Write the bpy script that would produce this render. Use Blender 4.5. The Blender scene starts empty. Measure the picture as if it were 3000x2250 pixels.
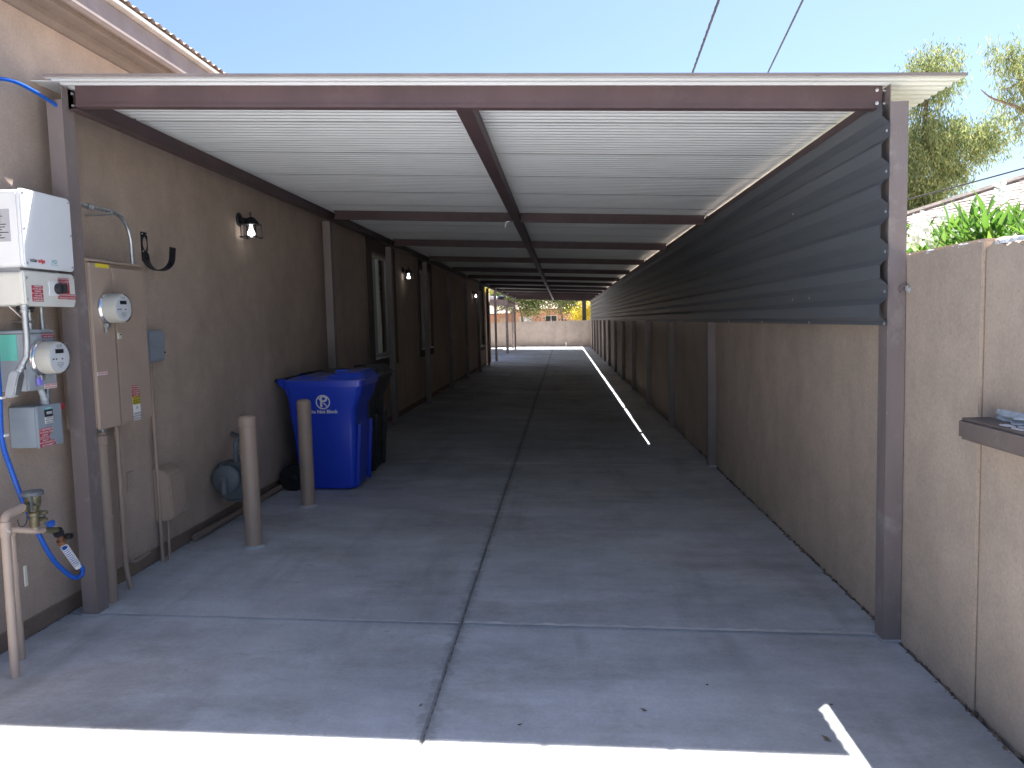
import bpy, bmesh, math, random
from mathutils import Vector, Matrix
R = math.radians
random.seed(7)
C = bpy.context.scene.collection
sc = bpy.context.scene

# ------------------------------------------------------------------ camera
cam = bpy.data.objects.new('camera', bpy.data.cameras.new('camera')); C.objects.link(cam)
cam.data.sensor_width = 36.0; cam.data.lens = 27.06
cam.data.clip_start = 0.05; cam.data.clip_end = 3000
right = Vector((.99754452, .06526438, -.02540666))
down = Vector((-.0199376, -.08312389, -.99633976))
fwd = Vector((-.06713739, .99439981, -.08161856))
m = Matrix((right, -down, -fwd)).transposed().to_4x4(); m.translation = (0, 0, 1.6)
cam.matrix_world = m
sc.camera = cam

# ------------------------------------------------------------------ light
SUN = Vector((.306, .348, 1.0)).normalized()
w = bpy.data.worlds.new('World'); sc.world = w; w.use_nodes = True
nt = w.node_tree; bg = nt.nodes['Background']
sky = nt.nodes.new('ShaderNodeTexSky'); sky.sky_type = 'NISHITA'; sky.sun_disc = False
sky.sun_elevation = math.asin(SUN.z); sky.sun_rotation = math.atan2(SUN.x, SUN.y)
sky.air_density = 1.0; sky.dust_density = 1.8; sky.ozone_density = 4.0; sky.altitude = 350
nt.links.new(sky.outputs[0], bg.inputs[0]); bg.inputs[1].default_value = 0.056
sl = bpy.data.lights.new('sun', 'SUN'); sl.energy = 5.0; sl.angle = R(0.53); sl.color = (1, .97, .925)
so = bpy.data.objects.new('sun', sl); C.objects.link(so); so.location = (4, 5, 14)
so.rotation_euler = SUN.to_track_quat('Z', 'Y').to_euler()
vs = sc.view_settings
vs.view_transform = 'Standard'; vs.look = 'None'; vs.gamma = 1.0; vs.exposure = 2.1; vs.use_curve_mapping = False

# ------------------------------------------------------------------ materials
def nodes(name):
    mt = bpy.data.materials.new(name); mt.use_nodes = True
    return mt, mt.node_tree, mt.node_tree.nodes['Principled BSDF']
def add(t, kind, **kw):
    n = t.nodes.new(kind)
    for k, v in kw.items(): setattr(n, k, v)
    return n
def noise(t, co, scale, detail=4, rough=.55, stretch=None):
    n = add(t, 'ShaderNodeTexNoise'); n.inputs['Scale'].default_value = scale
    n.inputs['Detail'].default_value = detail; n.inputs['Roughness'].default_value = rough
    if stretch:
        mp = add(t, 'ShaderNodeMapping'); mp.inputs['Scale'].default_value = stretch
        t.links.new(co, mp.inputs[0]); co = mp.outputs[0]
    t.links.new(co, n.inputs['Vector']); return n.outputs['Fac']
def ramp(t, fac, a, b, pa=.35, pb=.65):
    r = add(t, 'ShaderNodeValToRGB'); e = r.color_ramp.elements
    e[0].position = pa; e[1].position = pb
    e[0].color = (*a, 1) if isinstance(a, tuple) else (a, a, a, 1)
    e[1].color = (*b, 1) if isinstance(b, tuple) else (b, b, b, 1)
    t.links.new(fac, r.inputs[0]); return r.outputs[0]
def mixc(t, fac, a, b, mode='MIX'):
    n = add(t, 'ShaderNodeMix', data_type='RGBA', blend_type=mode)
    for s, v in ((n.inputs[0], fac), (n.inputs[6], a), (n.inputs[7], b)):
        if isinstance(v, (int, float)): s.default_value = v
        elif isinstance(v, tuple): s.default_value = (*v, 1)
        else: t.links.new(v, s)
    return n.outputs[2]
def bumpn(t, b, h, strength, dist):
    n = add(t, 'ShaderNodeBump'); n.inputs['Strength'].default_value = strength; n.inputs['Distance'].default_value = dist
    t.links.new(h, n.inputs['Height']); t.links.new(n.outputs[0], b.inputs['Normal'])
def objco(t): return add(t, 'ShaderNodeTexCoord').outputs['Object']

def plain(name, col, rough=.5, metal=0., var=.12, scale=6., bump=0., bscale=60., dist=.002, spec=None):
    mt, t, b = nodes(name); co = objco(t)
    n = noise(t, co, scale, 5)
    c = mixc(t, 1.0, col, ramp(t, n, 1 - var, 1 + var), 'MULTIPLY')
    t.links.new(c, b.inputs['Base Color'])
    rr = ramp(t, noise(t, co, scale * 2.3, 3), max(.03, rough - .08), min(1, rough + .08))
    t.links.new(rr, b.inputs['Roughness']); b.inputs['Metallic'].default_value = metal
    if spec is not None: b.inputs['Specular IOR Level'].default_value = spec
    if bump: bumpn(t, b, noise(t, co, bscale, 3), bump, dist)
    return mt

def stucco(name, col, var=.1):
    mt, t, b = nodes(name); co = objco(t)
    big = ramp(t, noise(t, co, .9, 5, .6), 1 - var, 1 + var, .3, .7)
    mid = ramp(t, noise(t, co, 5, 6, .7), .90, 1.08, .3, .7)
    streak = ramp(t, noise(t, co, 2.2, 4, .6, (1.6, 1.6, .35)), .94, 1.03, .3, .7)
    speck = ramp(t, noise(t, co, 46, 2, .5), .55, 1.0, .26, .33)
    c = mixc(t, 1., col, big, 'MULTIPLY'); c = mixc(t, 1., c, mid, 'MULTIPLY')
    c = mixc(t, 1., c, streak, 'MULTIPLY'); c = mixc(t, .3, c, speck, 'MULTIPLY')
    c = mixc(t, 1., c, ramp(t, noise(t, co, 75, 3, .7), .90, 1.09, .3, .7), 'MULTIPLY')
    stain = ramp(t, noise(t, co, 1.6, 6, .7), 0, .45, .60, .78)
    c = mixc(t, stain, c, (col[0]*.62, col[1]*.66, col[2]*.66))
    t.links.new(c, b.inputs['Base Color']); b.inputs['Roughness'].default_value = .92
    b.inputs['Specular IOR Level'].default_value = .2
    h = mixc(t, .5, noise(t, co, 130, 4, .7), noise(t, co, 28, 4, .6))
    bumpn(t, b, h, .55, .004); return mt

def concrete(name, col):
    mt, t, b = nodes(name); co = objco(t)
    big = ramp(t, noise(t, co, .55, 6, .62), .74, 1.12, .3, .7)
    trowel = ramp(t, noise(t, co, 1.3, 6, .68, (.55, 1.9, 1)), .80, 1.10, .32, .66)
    swirl = ramp(t, noise(t, co, 3.6, 8, .78), .84, 1.08, .3, .7)
    c = mixc(t, 1., col, big, 'MULTIPLY'); c = mixc(t, 1., c, trowel, 'MULTIPLY'); c = mixc(t, 1., c, swirl, 'MULTIPLY')
    tyre = ramp(t, noise(t, co, 1.1, 4, .6, (2.6, .35, 1)), 0, .6, .55, .72)
    c = mixc(t, tyre, c, (col[0]*.55, col[1]*.54, col[2]*.52))
    patch = ramp(t, noise(t, co, .8, 7, .72, (1, 1.4, 1)), 0, .7, .50, .60)
    c = mixc(t, patch, c, mixc(t, 1., c, (.80, .76, .72), 'MULTIPLY'))
    c = mixc(t, 1., c, ramp(t, noise(t, co, 60, 3, .7), .92, 1.07, .3, .7), 'MULTIPLY')
    drip = ramp(t, noise(t, co, 17, 3, .5), 0, .6, .71, .75)
    c = mixc(t, drip, c, (col[0]*.5, col[1]*.5, col[2]*.5))
    pale = ramp(t, noise(t, co, 2.1, 7, .75, (1.3, .8, 1)), 0, .4, .60, .74)
    c = mixc(t, pale, c, (col[0]*1.25, col[1]*1.25, col[2]*1.22))
    sp = add(t, 'ShaderNodeSeparateXYZ'); t.links.new(co, sp.inputs[0])
    d1 = add(t, 'ShaderNodeMath', operation='ADD'); t.links.new(sp.outputs[0], d1.inputs[0]); d1.inputs[1].default_value = .567
    d2 = add(t, 'ShaderNodeMath', operation='ABSOLUTE'); t.links.new(d1.outputs[0], d2.inputs[0])
    d3 = add(t, 'ShaderNodeMath', operation='MULTIPLY_ADD'); t.links.new(noise(t, co, 14, 5, .7), d3.inputs[0]); d3.inputs[1].default_value = -.16; t.links.new(d2.outputs[0], d3.inputs[2])
    d4 = add(t, 'ShaderNodeMapRange'); t.links.new(d3.outputs[0], d4.inputs[0]); d4.inputs[1].default_value = -.07; d4.inputs[2].default_value = -.03; d4.inputs[3].default_value = .55; d4.inputs[4].default_value = 0.
    c = mixc(t, d4.outputs[0], c, (col[0]*.38, col[1]*.37, col[2]*.36))
    t.links.new(c, b.inputs['Base Color'])
    t.links.new(ramp(t, noise(t, co, 3, 5), .55, .85), b.inputs['Roughness'])
    b.inputs['Specular IOR Level'].default_value = .35
    h = mixc(t, .35, noise(t, co, 90, 5, .7), noise(t, co, 6, 5, .6))
    bumpn(t, b, h, .25, .004); return mt

def leafmat(name, cols, trans=.35):
    mt, t, b = nodes(name)
    g = add(t, 'ShaderNodeNewGeometry')
    r = add(t, 'ShaderNodeValToRGB'); e = r.color_ramp.elements
    while len(e) < len(cols): e.new(.5)
    for i, cc in enumerate(cols): e[i].position = i / (len(cols) - 1); e[i].color = (*cc, 1)
    t.links.new(g.outputs['Random Per Island'], r.inputs[0])
    t.links.new(r.outputs[0], b.inputs['Base Color']); b.inputs['Roughness'].default_value = .5
    tr = add(t, 'ShaderNodeBsdfTranslucent'); t.links.new(r.outputs[0], tr.inputs[0])
    mx = add(t, 'ShaderNodeMixShader'); mx.inputs[0].default_value = trans
    t.links.new(b.outputs[0], mx.inputs[1]); t.links.new(tr.outputs[0], mx.inputs[2])
    t.links.new(mx.outputs[0], t.nodes['Material Output'].inputs[0]); return mt

def worn(name, col, col2, rough=.5, thr=(.62, .7), scale=9, metal=0.):
    mt, t, b = nodes(name); co = objco(t)
    f = ramp(t, noise(t, co, scale, 6, .7), 0., 1., *thr)
    base = mixc(t, 1., col, ramp(t, noise(t, co, 3, 4, .6, (1, 1, .3)), .85, 1.15), 'MULTIPLY')
    t.links.new(mixc(t, f, base, col2), b.inputs['Base Color'])
    b.inputs['Roughness'].default_value = rough; b.inputs['Metallic'].default_value = metal
    bumpn(t, b, noise(t, co, 70, 3), .08, .002); return mt

def glass(name, rough=.0, ior=1.1):
    mt, t, b = nodes(name); b.inputs['Base Color'].default_value = (1, 1, 1, 1)
    b.inputs['Transmission Weight'].default_value = 1; b.inputs['Roughness'].default_value = rough; b.inputs['IOR'].default_value = ior
    return mt

def smoothmat(name, col, rough):
    mt, t, b = nodes(name); co = objco(t)
    t.links.new(mixc(t, 1., col, ramp(t, noise(t, co, 1.5, 6, .7, (1, .25, 1)), .93, 1.07, .3, .7), 'MULTIPLY'), b.inputs['Base Color'])
    b.inputs['Roughness'].default_value = rough; return mt
M = dict(
    stucco=stucco('stucco_brown', (.440, .350, .288)),
    stucco_r=stucco('stucco_tan', (.48, .385, .31), .12),
    stem=stucco('stem_paint', (.26, .195, .155)),
    fascia=plain('fascia_paint', (.24, .20, .19), .6, bump=.1),
    soffit=stucco('soffit_paint', (.20, .160, .135), .05),
    drip=plain('drip_edge', (.42, .39, .36), .45, .2),
    tile=plain('roof_tile', (.42, .32, .26), .85, var=.25, scale=9),
    concrete=concrete('concrete', (.535, .548, .57)),
    margin=plain('pale_concrete', (.56, .56, .56), .8, var=.12, scale=8),
    filler=plain('joint_dirt', (.20, .18, .16), .95, var=.5, scale=25),
    sheettop=plain('weathered_roof_top', (.30, .24, .21), .7, var=.15, scale=2),
    dirt=plain('dirt', (.17, .13, .095), .95, var=.35, scale=14, bump=.8, bscale=40, dist=.02),
    ground=plain('ground_soil', (.44, .38, .31), .95, var=.3, scale=1.2, bump=.5, bscale=20, dist=.02),
    post=worn('post_paint', (.215, .175, .168), (.31, .27, .26), .5, (.56, .74), 6),
    steel=worn('red_primer_steel', (.092, .055, .058), (.135, .088, .090), .55, (.55, .8), 5),
    sheet=plain('white_roof_sheet', (.74, .745, .74), .45, var=.03, scale=3),
    clad=smoothmat('charcoal_sheet', (.120, .130, .145), .48),
    zinc=plain('zinc', (.62, .63, .64), .35, .9, var=.1, scale=30),
    galv=plain('galvanised', (.50, .52, .53), .38, .85, var=.14, scale=25),
    chrome=plain('bright_ring', (.7, .7, .7), .22, 1., var=.05),
    boxgrey=plain('grey_enamel', (.34, .37, .40), .42, var=.06, scale=5),
    boxgrey2=plain('cool_grey_box', (.27, .31, .35), .45, var=.05),
    white=plain('white_enamel', (.74, .755, .77), .4, var=.025),
    cream=plain('cream_plastic', (.66, .655, .60), .45, var=.03),
    meter=plain('meter_cream', (.62, .60, .53), .4, var=.04),
    meterface=plain('meter_face', (.68, .70, .72), .4, var=.03),
    brownbox=plain('brown_enamel', (.385, .295, .235), .45, var=.05, scale=4),
    pipe=worn('painted_pipe', (.32, .245, .195), (.42, .36, .31), .5, (.66, .74), 12),
    pvc=worn('pvc_painted', (.42, .325, .265), (.72, .68, .62), .5, (.63, .7), 7),
    boll=worn('bollard_paint', (.345, .255, .200), (.22, .17, .14), .45, (.7, .76), 9),
    black=plain('black_plastic', (.012, .013, .015), .4, var=.1),
    blackm=plain('black_metal', (.010, .011, .015), .5, var=.15, scale=20),
    red=plain('red_label', (.42, .015, .035), .45, var=.04),
    redp=plain('red_plastic', (.40, .045, .05), .4, var=.05),
    yellow=plain('yellow_label', (.72, .58, .05), .45, var=.04),
    labelw=plain('white_label', (.75, .75, .75), .5, var=.03),
    labelg=plain('grey_label', (.42, .43, .46), .5, var=.05),
    ink=plain('ink', (.02, .02, .022), .5, var=0),
    inkr=plain('ink_red', (.65, .06, .07), .5, var=0),
    inkt=plain('ink_teal', (.08, .42, .45), .5, var=0),
    teal=worn('teal_tag', (.13, .50, .40), (.2, .58, .47), .6, (.5, .6), 15),
    purple=plain('purple_seal', (.22, .19, .62), .4),
    brass=worn('brass_old', (.17, .15, .09), (.27, .25, .17), .5, (.5, .7), 25, .6),
    blueplas=plain('blue_handle', (.03, .13, .55), .4),
    hose=plain('blue_hose', (.012, .10, .48), .35, var=.08, scale=20),
    copper=plain('copper', (.45, .24, .14), .35, .8),
    gas=worn('gas_grey', (.115, .130, .145), (.08, .09, .10), .5, (.55, .7), 15),
    glass=glass('clear_cover', 0, 1.12),
    binblk=plain('black_bin', (.018, .019, .022), .5, var=.1),
    almond=plain('almond_frame', (.64, .63, .59), .45, var=.04),
    trim=stucco('trim_dark', (.16, .125, .11), .06),
    flaky=worn('flaky_paint', (.115, .085, .07), (.62, .64, .64), .8, (.56, .6), 7),
    ledge=worn('ledge_paint', (.150, .118, .105), (.21, .175, .155), .8, (.55, .75), 6),
    pale=plain('pale_mortar', (.55, .58, .60), .9, var=.15, scale=20),
    oleander=leafmat('oleander_leaf', [(.055, .14, .022), (.11, .24, .035), (.22, .36, .06), (.09, .20, .045)], .4),
    petal=leafmat('petal', [(.82, .82, .80), (.86, .86, .82)], .3),
    euc=leafmat('eucalyptus_leaf', [(.10, .15, .06), (.19, .25, .10), (.30, .34, .14), (.46, .45, .18)], .45),
    mesq=leafmat('mesquite_leaf', [(.04, .07, .02), (.10, .16, .04), (.19, .24, .08), (.30, .30, .14)], .3),
    palo=leafmat('palo_verde', [(.20, .22, .02), (.62, .48, .02), (.72, .58, .03)], .3),
    bark=plain('bark', (.20, .14, .11), .9, var=.3, scale=8, bump=.5),
    twig=plain('twig', (.28, .19, .15), .8, var=.2),
    cable=plain('cable', (.035, .035, .05), .6),
    pink=stucco('pink_stucco', (.52, .30, .22), .05),
    pinkf=plain('pink_fascia', (.30, .13, .09), .7),
    roofn=plain('tan_roof', (.45, .36, .28), .9, var=.2, scale=3),
    shingle=plain('tan_shingle', (.27, .225, .195), .92, var=.22, scale=11, bump=.5, bscale=35, dist=.01),
    darkglass=plain('dark_glass', (.015, .018, .02), .06, var=0, spec=.8),
    lumber=plain('brown_lumber', (.27, .20, .18), .7, var=.2, scale=6),
    debris=leafmat('dry_leaf', [(.10, .06, .03), (.16, .12, .05), (.05, .05, .04)], .1),
)
def mk_bin(name, col, dust):
    mt, t, b = nodes(name); co = objco(t)
    f = ramp(t, noise(t, co, 5, 5, .6), .12 if dust else .0, .75 if dust else .12, .35, .6)
    g = add(t, 'ShaderNodeNewGeometry'); s = add(t, 'ShaderNodeSeparateXYZ'); t.links.new(g.outputs['Normal'], s.inputs[0])
    up = ramp(t, s.outputs[2], 0., 1., .86, .97)
    f2 = mixc(t, 1., f, up, 'MULTIPLY')
    t.links.new(mixc(t, f2, col, (.20, .19, .165)), b.inputs['Base Color'])
    t.links.new(mixc(t, f2, (.27, .27, .27), (.85, .85, .85)), b.inputs['Roughness'])
    b.inputs['Specular IOR Level'].default_value = .6
    return mt
M['binblue'] = mk_bin('blue_bin', (.013, .055, .56), False)
M['binlid'] = mk_bin('blue_bin_lid', (.016, .065, .58), True)
M['blacklid'] = mk_bin('black_bin_lid', (.02, .022, .024), True)
mt, t, b = nodes('bulb_lit'); b.inputs['Emission Color'].default_value = (1, .98, .93, 1); b.inputs['Emission Strength'].default_value = 1.6
b.inputs['Base Color'].default_value = (.9, .9, .85, 1); M['bulb'] = mt
mt, t, b = nodes('pane_glass'); b.inputs['Base Color'].default_value = (.02, .026, .03, 1); b.inputs['Roughness'].default_value = .03
b.inputs['Specular IOR Level'].default_value = 1.0; b.inputs['Coat Weight'].default_value = .6; b.inputs['Coat Roughness'].default_value = .02; M['pane'] = mt

# ------------------------------------------------------------------ mesh helpers
class MB:
    def __init__(s): s.v = []; s.f = []
    def add(s, vs, fs):
        o = len(s.v); s.v += [tuple(p) for p in vs]; s.f += [tuple(i + o for i in q) for q in fs]; return s
    def box(s, x0, x1, y0, y1, z0, z1):
        return s.add([(x0,y0,z0),(x1,y0,z0),(x1,y1,z0),(x0,y1,z0),(x0,y0,z1),(x1,y0,z1),(x1,y1,z1),(x0,y1,z1)],
            [(0,3,2,1),(4,5,6,7),(0,1,5,4),(1,2,6,5),(2,3,7,6),(3,0,4,7)])
    def prism(s, poly, axis, a, b):
        n = len(poly)
        def P(q, h): return {'x': (h, q[0], q[1]), 'y': (q[0], h, q[1]), 'z': (q[0], q[1], h)}[axis]
        vs = [P(q, a) for q in poly] + [P(q, b) for q in poly]
        fs = [tuple(range(n))[::-1], tuple(range(n, 2*n))] + [(i, (i+1) % n, n + (i+1) % n, n + i) for i in range(n)]
        return s.add(vs, fs)
    def tube(s, pts, r, n=10, cap=True):
        pts = [Vector(p) for p in pts]; rs = r if isinstance(r, (list, tuple)) else [r] * len(pts)
        rings = []; up = None
        for i, p in enumerate(pts):
            d = (pts[min(i+1, len(pts)-1)] - pts[max(i-1, 0)]).normalized()
            if up is None:
                up = d.orthogonal().normalized()
            else:
                up = (up - d * up.dot(d)).normalized()
            q = d.cross(up)
            rings.append([p + (up * math.cos(2*math.pi*k/n) + q * math.sin(2*math.pi*k/n)) * rs[i] for k in range(n)])
        vs = [p for rg in rings for p in rg]; fs = []
        for i in range(len(pts) - 1):
            for k in range(n): fs.append((i*n + k, i*n + (k+1) % n, (i+1)*n + (k+1) % n, (i+1)*n + k))
        if cap: fs += [tuple(range(n))[::-1], tuple(range((len(pts)-1)*n, len(pts)*n))]
        return s.add(vs, fs)
    def lathe(s, prof, o, axis='z', n=20):
        o = Vector(o); W = {'x': Vector((1,0,0)), 'y': Vector((0,1,0)), 'z': Vector((0,0,1))}[axis]
        U = {'x': Vector((0,1,0)), 'y': Vector((0,0,1)), 'z': Vector((1,0,0))}[axis]; V = W.cross(U)
        vs = []; fs = []
        for (r, h) in prof:
            for k in range(n):
                a = 2*math.pi*k/n; vs.append(o + W*h + (U*math.cos(a) + V*math.sin(a)) * max(r, 1e-5))
        for i in range(len(prof) - 1):
            for k in range(n): fs.append((i*n + k, i*n + (k+1) % n, (i+1)*n + (k+1) % n, (i+1)*n + k))
        fs += [tuple(range(n))[::-1], tuple(range((len(prof)-1)*n, len(prof)*n))]
        return s.add(vs, fs)
    def grid(s, fn, nu, nv):
        vs = [fn(i / nu, j / nv) for j in range(nv + 1) for i in range(nu + 1)]
        fs = [(j*(nu+1)+i, j*(nu+1)+i+1, (j+1)*(nu+1)+i+1, (j+1)*(nu+1)+i) for j in range(nv) for i in range(nu)]
        return s.add(vs, fs)
    def warp(s, fn): s.v = [fn(*p) for p in s.v]; return s
    def build(s, name, mat, parent=None, bevel=0, smooth=False, label=None, kind=None, seg=2, fixn=True):
        o = Vector((0, 0, 0)); q = parent
        while q is not None: o += q.location; q = q.parent
        me = bpy.data.meshes.new(name); me.from_pydata([tuple(Vector(p) - o) for p in s.v], [], s.f)
        if bevel or fixn:
            bm = bmesh.new(); bm.from_mesh(me)
            if fixn: bmesh.ops.recalc_face_normals(bm, faces=bm.faces)
            if bevel:
                ed = [e for e in bm.edges if len(e.link_faces) == 2 and e.calc_face_angle(0) > .5]
                bmesh.ops.bevel(bm, geom=ed, offset=bevel, segments=seg, affect='EDGES', clamp_overlap=True)
            bm.to_mesh(me); bm.free()
        if smooth or bevel:
            me.polygons.foreach_set('use_smooth', [True] * len(me.polygons)); me.set_sharp_from_angle(angle=R(38))
        me.materials.append(M[mat] if isinstance(mat, str) else mat)
        ob = bpy.data.objects.new(name, me); C.objects.link(ob); ob.parent = parent
        if label: ob['label'] = label
        if kind: ob['kind'] = kind
        return ob
def thing(name, loc, label, cat, group=None):
    o = bpy.data.objects.new(name, None); C.objects.link(o); o.location = loc; o.empty_display_size = .1
    o['label'] = label; o['category'] = cat
    if group: o['group'] = group
    return o
def tag(o, label, cat, group=None):
    o['label'] = label; o['category'] = cat
    if group: o['group'] = group
    return o
def rrect(a0, a1, b0, b1, r, n=4):
    pts = []
    for (ca, cb, st) in ((a1-r, b1-r, 0), (a0+r, b1-r, 90), (a0+r, b0+r, 180), (a1-r, b0+r, 270)):
        for k in range(n + 1):
            an = R(st + 90*k/n); pts.append((ca + r*math.cos(an), cb + r*math.sin(an)))
    return pts
def arc(c, r, a0, a1, n, plane='yz', fixed=0):
    out = []
    for k in range(n + 1):
        a = R(a0 + (a1 - a0) * k / n); p, q = c[0] + r*math.cos(a), c[1] + r*math.sin(a)
        out.append({'yz': (fixed, p, q), 'xz': (p, fixed, q), 'xy': (p, q, fixed)}[plane])
    return out
def spline(pts, n=8):
    P = [Vector(p) for p in pts]; P = [2*P[0]-P[1]] + P + [2*P[-1]-P[-2]]; out = []
    for i in range(1, len(P) - 2):
        for k in range(n):
            t = k / n; a, b, c, d = P[i-1], P[i], P[i+1], P[i+2]
            out.append(.5*((2*b) + (c-a)*t + (2*a-5*b+4*c-d)*t*t + (3*b-a-3*c+d)*t**3))
    out.append(P[-2]); return out
def lettering(body, size, fn, mat, parent, name='lettering', align='CENTER', bold=0.0, sx=1.0, spacing=1.0):
    cu = bpy.data.curves.new('txt', 'FONT'); cu.body = body; cu.size = size; cu.align_x = align; cu.align_y = 'CENTER'
    cu.resolution_u = 2; cu.offset = bold; cu.space_line = spacing
    to = bpy.data.objects.new('txt', cu); C.objects.link(to)
    me0 = bpy.data.meshes.new_from_object(to.evaluated_get(bpy.context.evaluated_depsgraph_get()))
    mb = MB(); mb.add([fn(p.co.x * sx, p.co.y) for p in me0.vertices], [tuple(p.vertices) for p in me0.polygons])
    bpy.data.objects.remove(to); bpy.data.curves.remove(cu); bpy.data.meshes.remove(me0)
    return mb.build(name, mat, parent, fixn=False)
def sticker(parent, x, y0, y1, z0, z1, mat, lines, tmat='labelw', name='label_sticker', rows=None):
    s = MB().box(x, x + .0012, y0, y1, z0, z1).build(name, mat, parent)
    if lines:
        h = (z1 - z0) / len(lines)
        for i, ln in enumerate(lines):
            if not ln: continue
            yc, zc = (y0 + y1)/2, z1 - h*(i + .5)
            size = h * .92; wd = .56 * size * len(ln); sx = min(1.15, (y1 - y0) * .92 / max(wd, 1e-4))
            lettering(ln, size, lambda a, b2, yc=yc, zc=zc: (x + .0022, yc + a, zc + b2), tmat, s, sx=sx, bold=size*.018)
    return s
S_F, S_R, SK = .021, .05, .018
def fz(x): return -S_F * x                       # driveway falls towards the boundary wall
def rz(x): return 2.745 - S_R * x                # roof sheet underside
def sk(y, x): return y - SK * x                  # cross members are set slightly askew
BAYS = [3.92] + [8.5 + 3.05*i for i in range(12)]

# ------------------------------------------------------------------ setting
g = MB().box(-300, 300, -200, 500, -.6, -.10).build('ground', 'ground'); g['kind'] = 'structure'
drv = MB().box(-2.9, 1.80, -4, 46.1, -.16, -.09).build('driveway', 'dirt'); drv['kind'] = 'structure'
JY = [-4, 3.90, 8.48, 13.1, 17.65, 22.2, 26.8, 31.4, 36.0, 40.5, 45.98]
for i in range(len(JY) - 1):
    for (x0, x1) in ((-2.745, -.571), (-.562, 1.628)):
        a, b2 = JY[i] + .006, JY[i+1] - .006
        mb = MB().box(x0, x1, a, b2, -.10, 0)
        mb.warp(lambda x, y, z: (x, sk(y, x) if (0 < y < 45) else y, fz(x) + z if z == 0 else -.09))
        mb.build('slab', 'concrete', drv, bevel=.006)
ptb = MB().box(-12, -2.75, 27.6, 46.0, -.12, .035).build('patio_floor', 'concrete'); ptb['kind'] = 'structure'
pts_a, pts_b = [], []
for k in range(61):
    x = -.55 + 2.17*k/60; wv = .030 + .008*math.sin(k*1.7) + random.uniform(-.005, .005)
    pts_a.append((x, sk(3.915, x), fz(x) + .0035)); pts_b.append((x, sk(3.915, x) + wv, fz(x) + .0035))
mb = MB().add(pts_a + pts_b, [(k, k+1, 62+k, 61+k) for k in range(60)]); mb.build('joint_margin', 'margin', drv)
pts_a, pts_b = [], []
for k in range(61):
    x = -2.60 + 2.02*k/60; wv = .013 + .004*math.sin(k*1.3) + random.uniform(-.003, .003)
    pts_a.append((x, sk(3.911, x), fz(x) + .0035)); pts_b.append((x, sk(3.911, x) + wv, fz(x) + .0035))
MB().add(pts_a + pts_b, [(k, k+1, 62+k, 61+k) for k in range(60)]).build('joint_margin', 'margin', drv)
MB().box(-.5722, -.5608, -4, 45.9, -.05, .003).build('joint_filler', 'filler', drv)
fc = MB().box(-16, -2.76, -30, 2.44, -.12, .04).box(1.66, 12, -30, .98, -.12, -.04).box(-2.755, 1.655, -30, -4.02, -.12, -.002).build('bounce_forecourt', 'concrete'); fc['kind'] = 'structure'  # unseen wide paving, added to bounce sunlight into the shade
# loose soil and crumbs along the wall foot
mb = MB()
for i in range(420):
    y = random.uniform(2.2, 9.5); x = 1.628 + random.uniform(-.018, .014); r = random.uniform(.004, .016)
    mb.lathe([(r*.5, -r*.3), (r, 0), (r*.6, r*.5)], (x, y, fz(x) - .004), 'z', 5)
for i in range(220):
    y = random.uniform(3.2, 9.5); x = -2.738 + random.uniform(-.008, .014); r = random.uniform(.002, .006)
    mb.lathe([(r*.5, -r*.3), (r, 0), (r*.6, r*.5)], (x, y, fz(x)), 'z', 5)
mb.build('gravel_crumbs', 'dirt', drv, kind='stuff')

# ------------------------------------------------------------------ house
WX = -2.73
HY0 = 2.45          # house cut short here, out of view, to let in more light
house = thing('house', (WX, 12, 0), 'brown stucco house with the electrical boxes on its long side wall', 'house')
WINS = [(10.96, 12.12, 1.12, 2.63), (14.62, 15.85, 1.12, 2.63), (25.2, 26.4, .80, 2.63)]
ys = sorted({HY0, 27.4} | {v for wn in WINS for v in wn[:2]}); zs = sorted({.155, 3.32} | {v for wn in WINS for v in wn[2:]})
mb = MB()
for i in range(len(ys)-1):
    for j in range(len(zs)-1):
        yc, zc = (ys[i]+ys[i+1])/2, (zs[j]+zs[j+1])/2
        if any(a < yc < b2 and c < zc < d for a, b2, c, d in WINS): continue
        mb.add([(WX, ys[i], zs[j]), (WX, ys[i+1], zs[j]), (WX, ys[i+1], zs[j+1]), (WX, ys[i], zs[j+1])], [(0,1,2,3)])
for a, b2, c, d in WINS:
    X2 = WX - .09
    mb.add([(WX,a,c),(WX,b2,c),(X2,b2,c),(X2,a,c)], [(0,1,2,3)]); mb.add([(WX,a,d),(WX,b2,d),(X2,b2,d),(X2,a,d)], [(3,2,1,0)])
    mb.add([(WX,a,c),(WX,a,d),(X2,a,d),(X2,a,c)], [(3,2,1,0)]); mb.add([(WX,b2,c),(WX,b2,d),(X2,b2,d),(X2,b2,c)], [(0,1,2,3)])
mb.add([(WX,27.4,.155),(-13,27.4,.155),(-13,27.4,3.32),(WX,27.4,3.32)], [(0,1,2,3)])
mb.add([(WX,HY0,.155),(-13,HY0,.155),(-13,HY0,3.32),(WX,HY0,3.32)], [(3,2,1,0)])
mb.add([(WX,HY0,.155),(-13,HY0,.155),(-13,27.4,.155),(WX,27.4,.155)], [(0,1,2,3)])
mb.build('wall', 'stucco', house, fixn=False)
MB().box(-13, WX - .022, HY0+.02, 27.38, -.1, .16).build('stem_wall', 'stem', house, bevel=.006)
MB().box(WX - .03, WX + .006, HY0, 27.38, .149, .158).build('weep_screed', 'stem', house)
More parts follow.
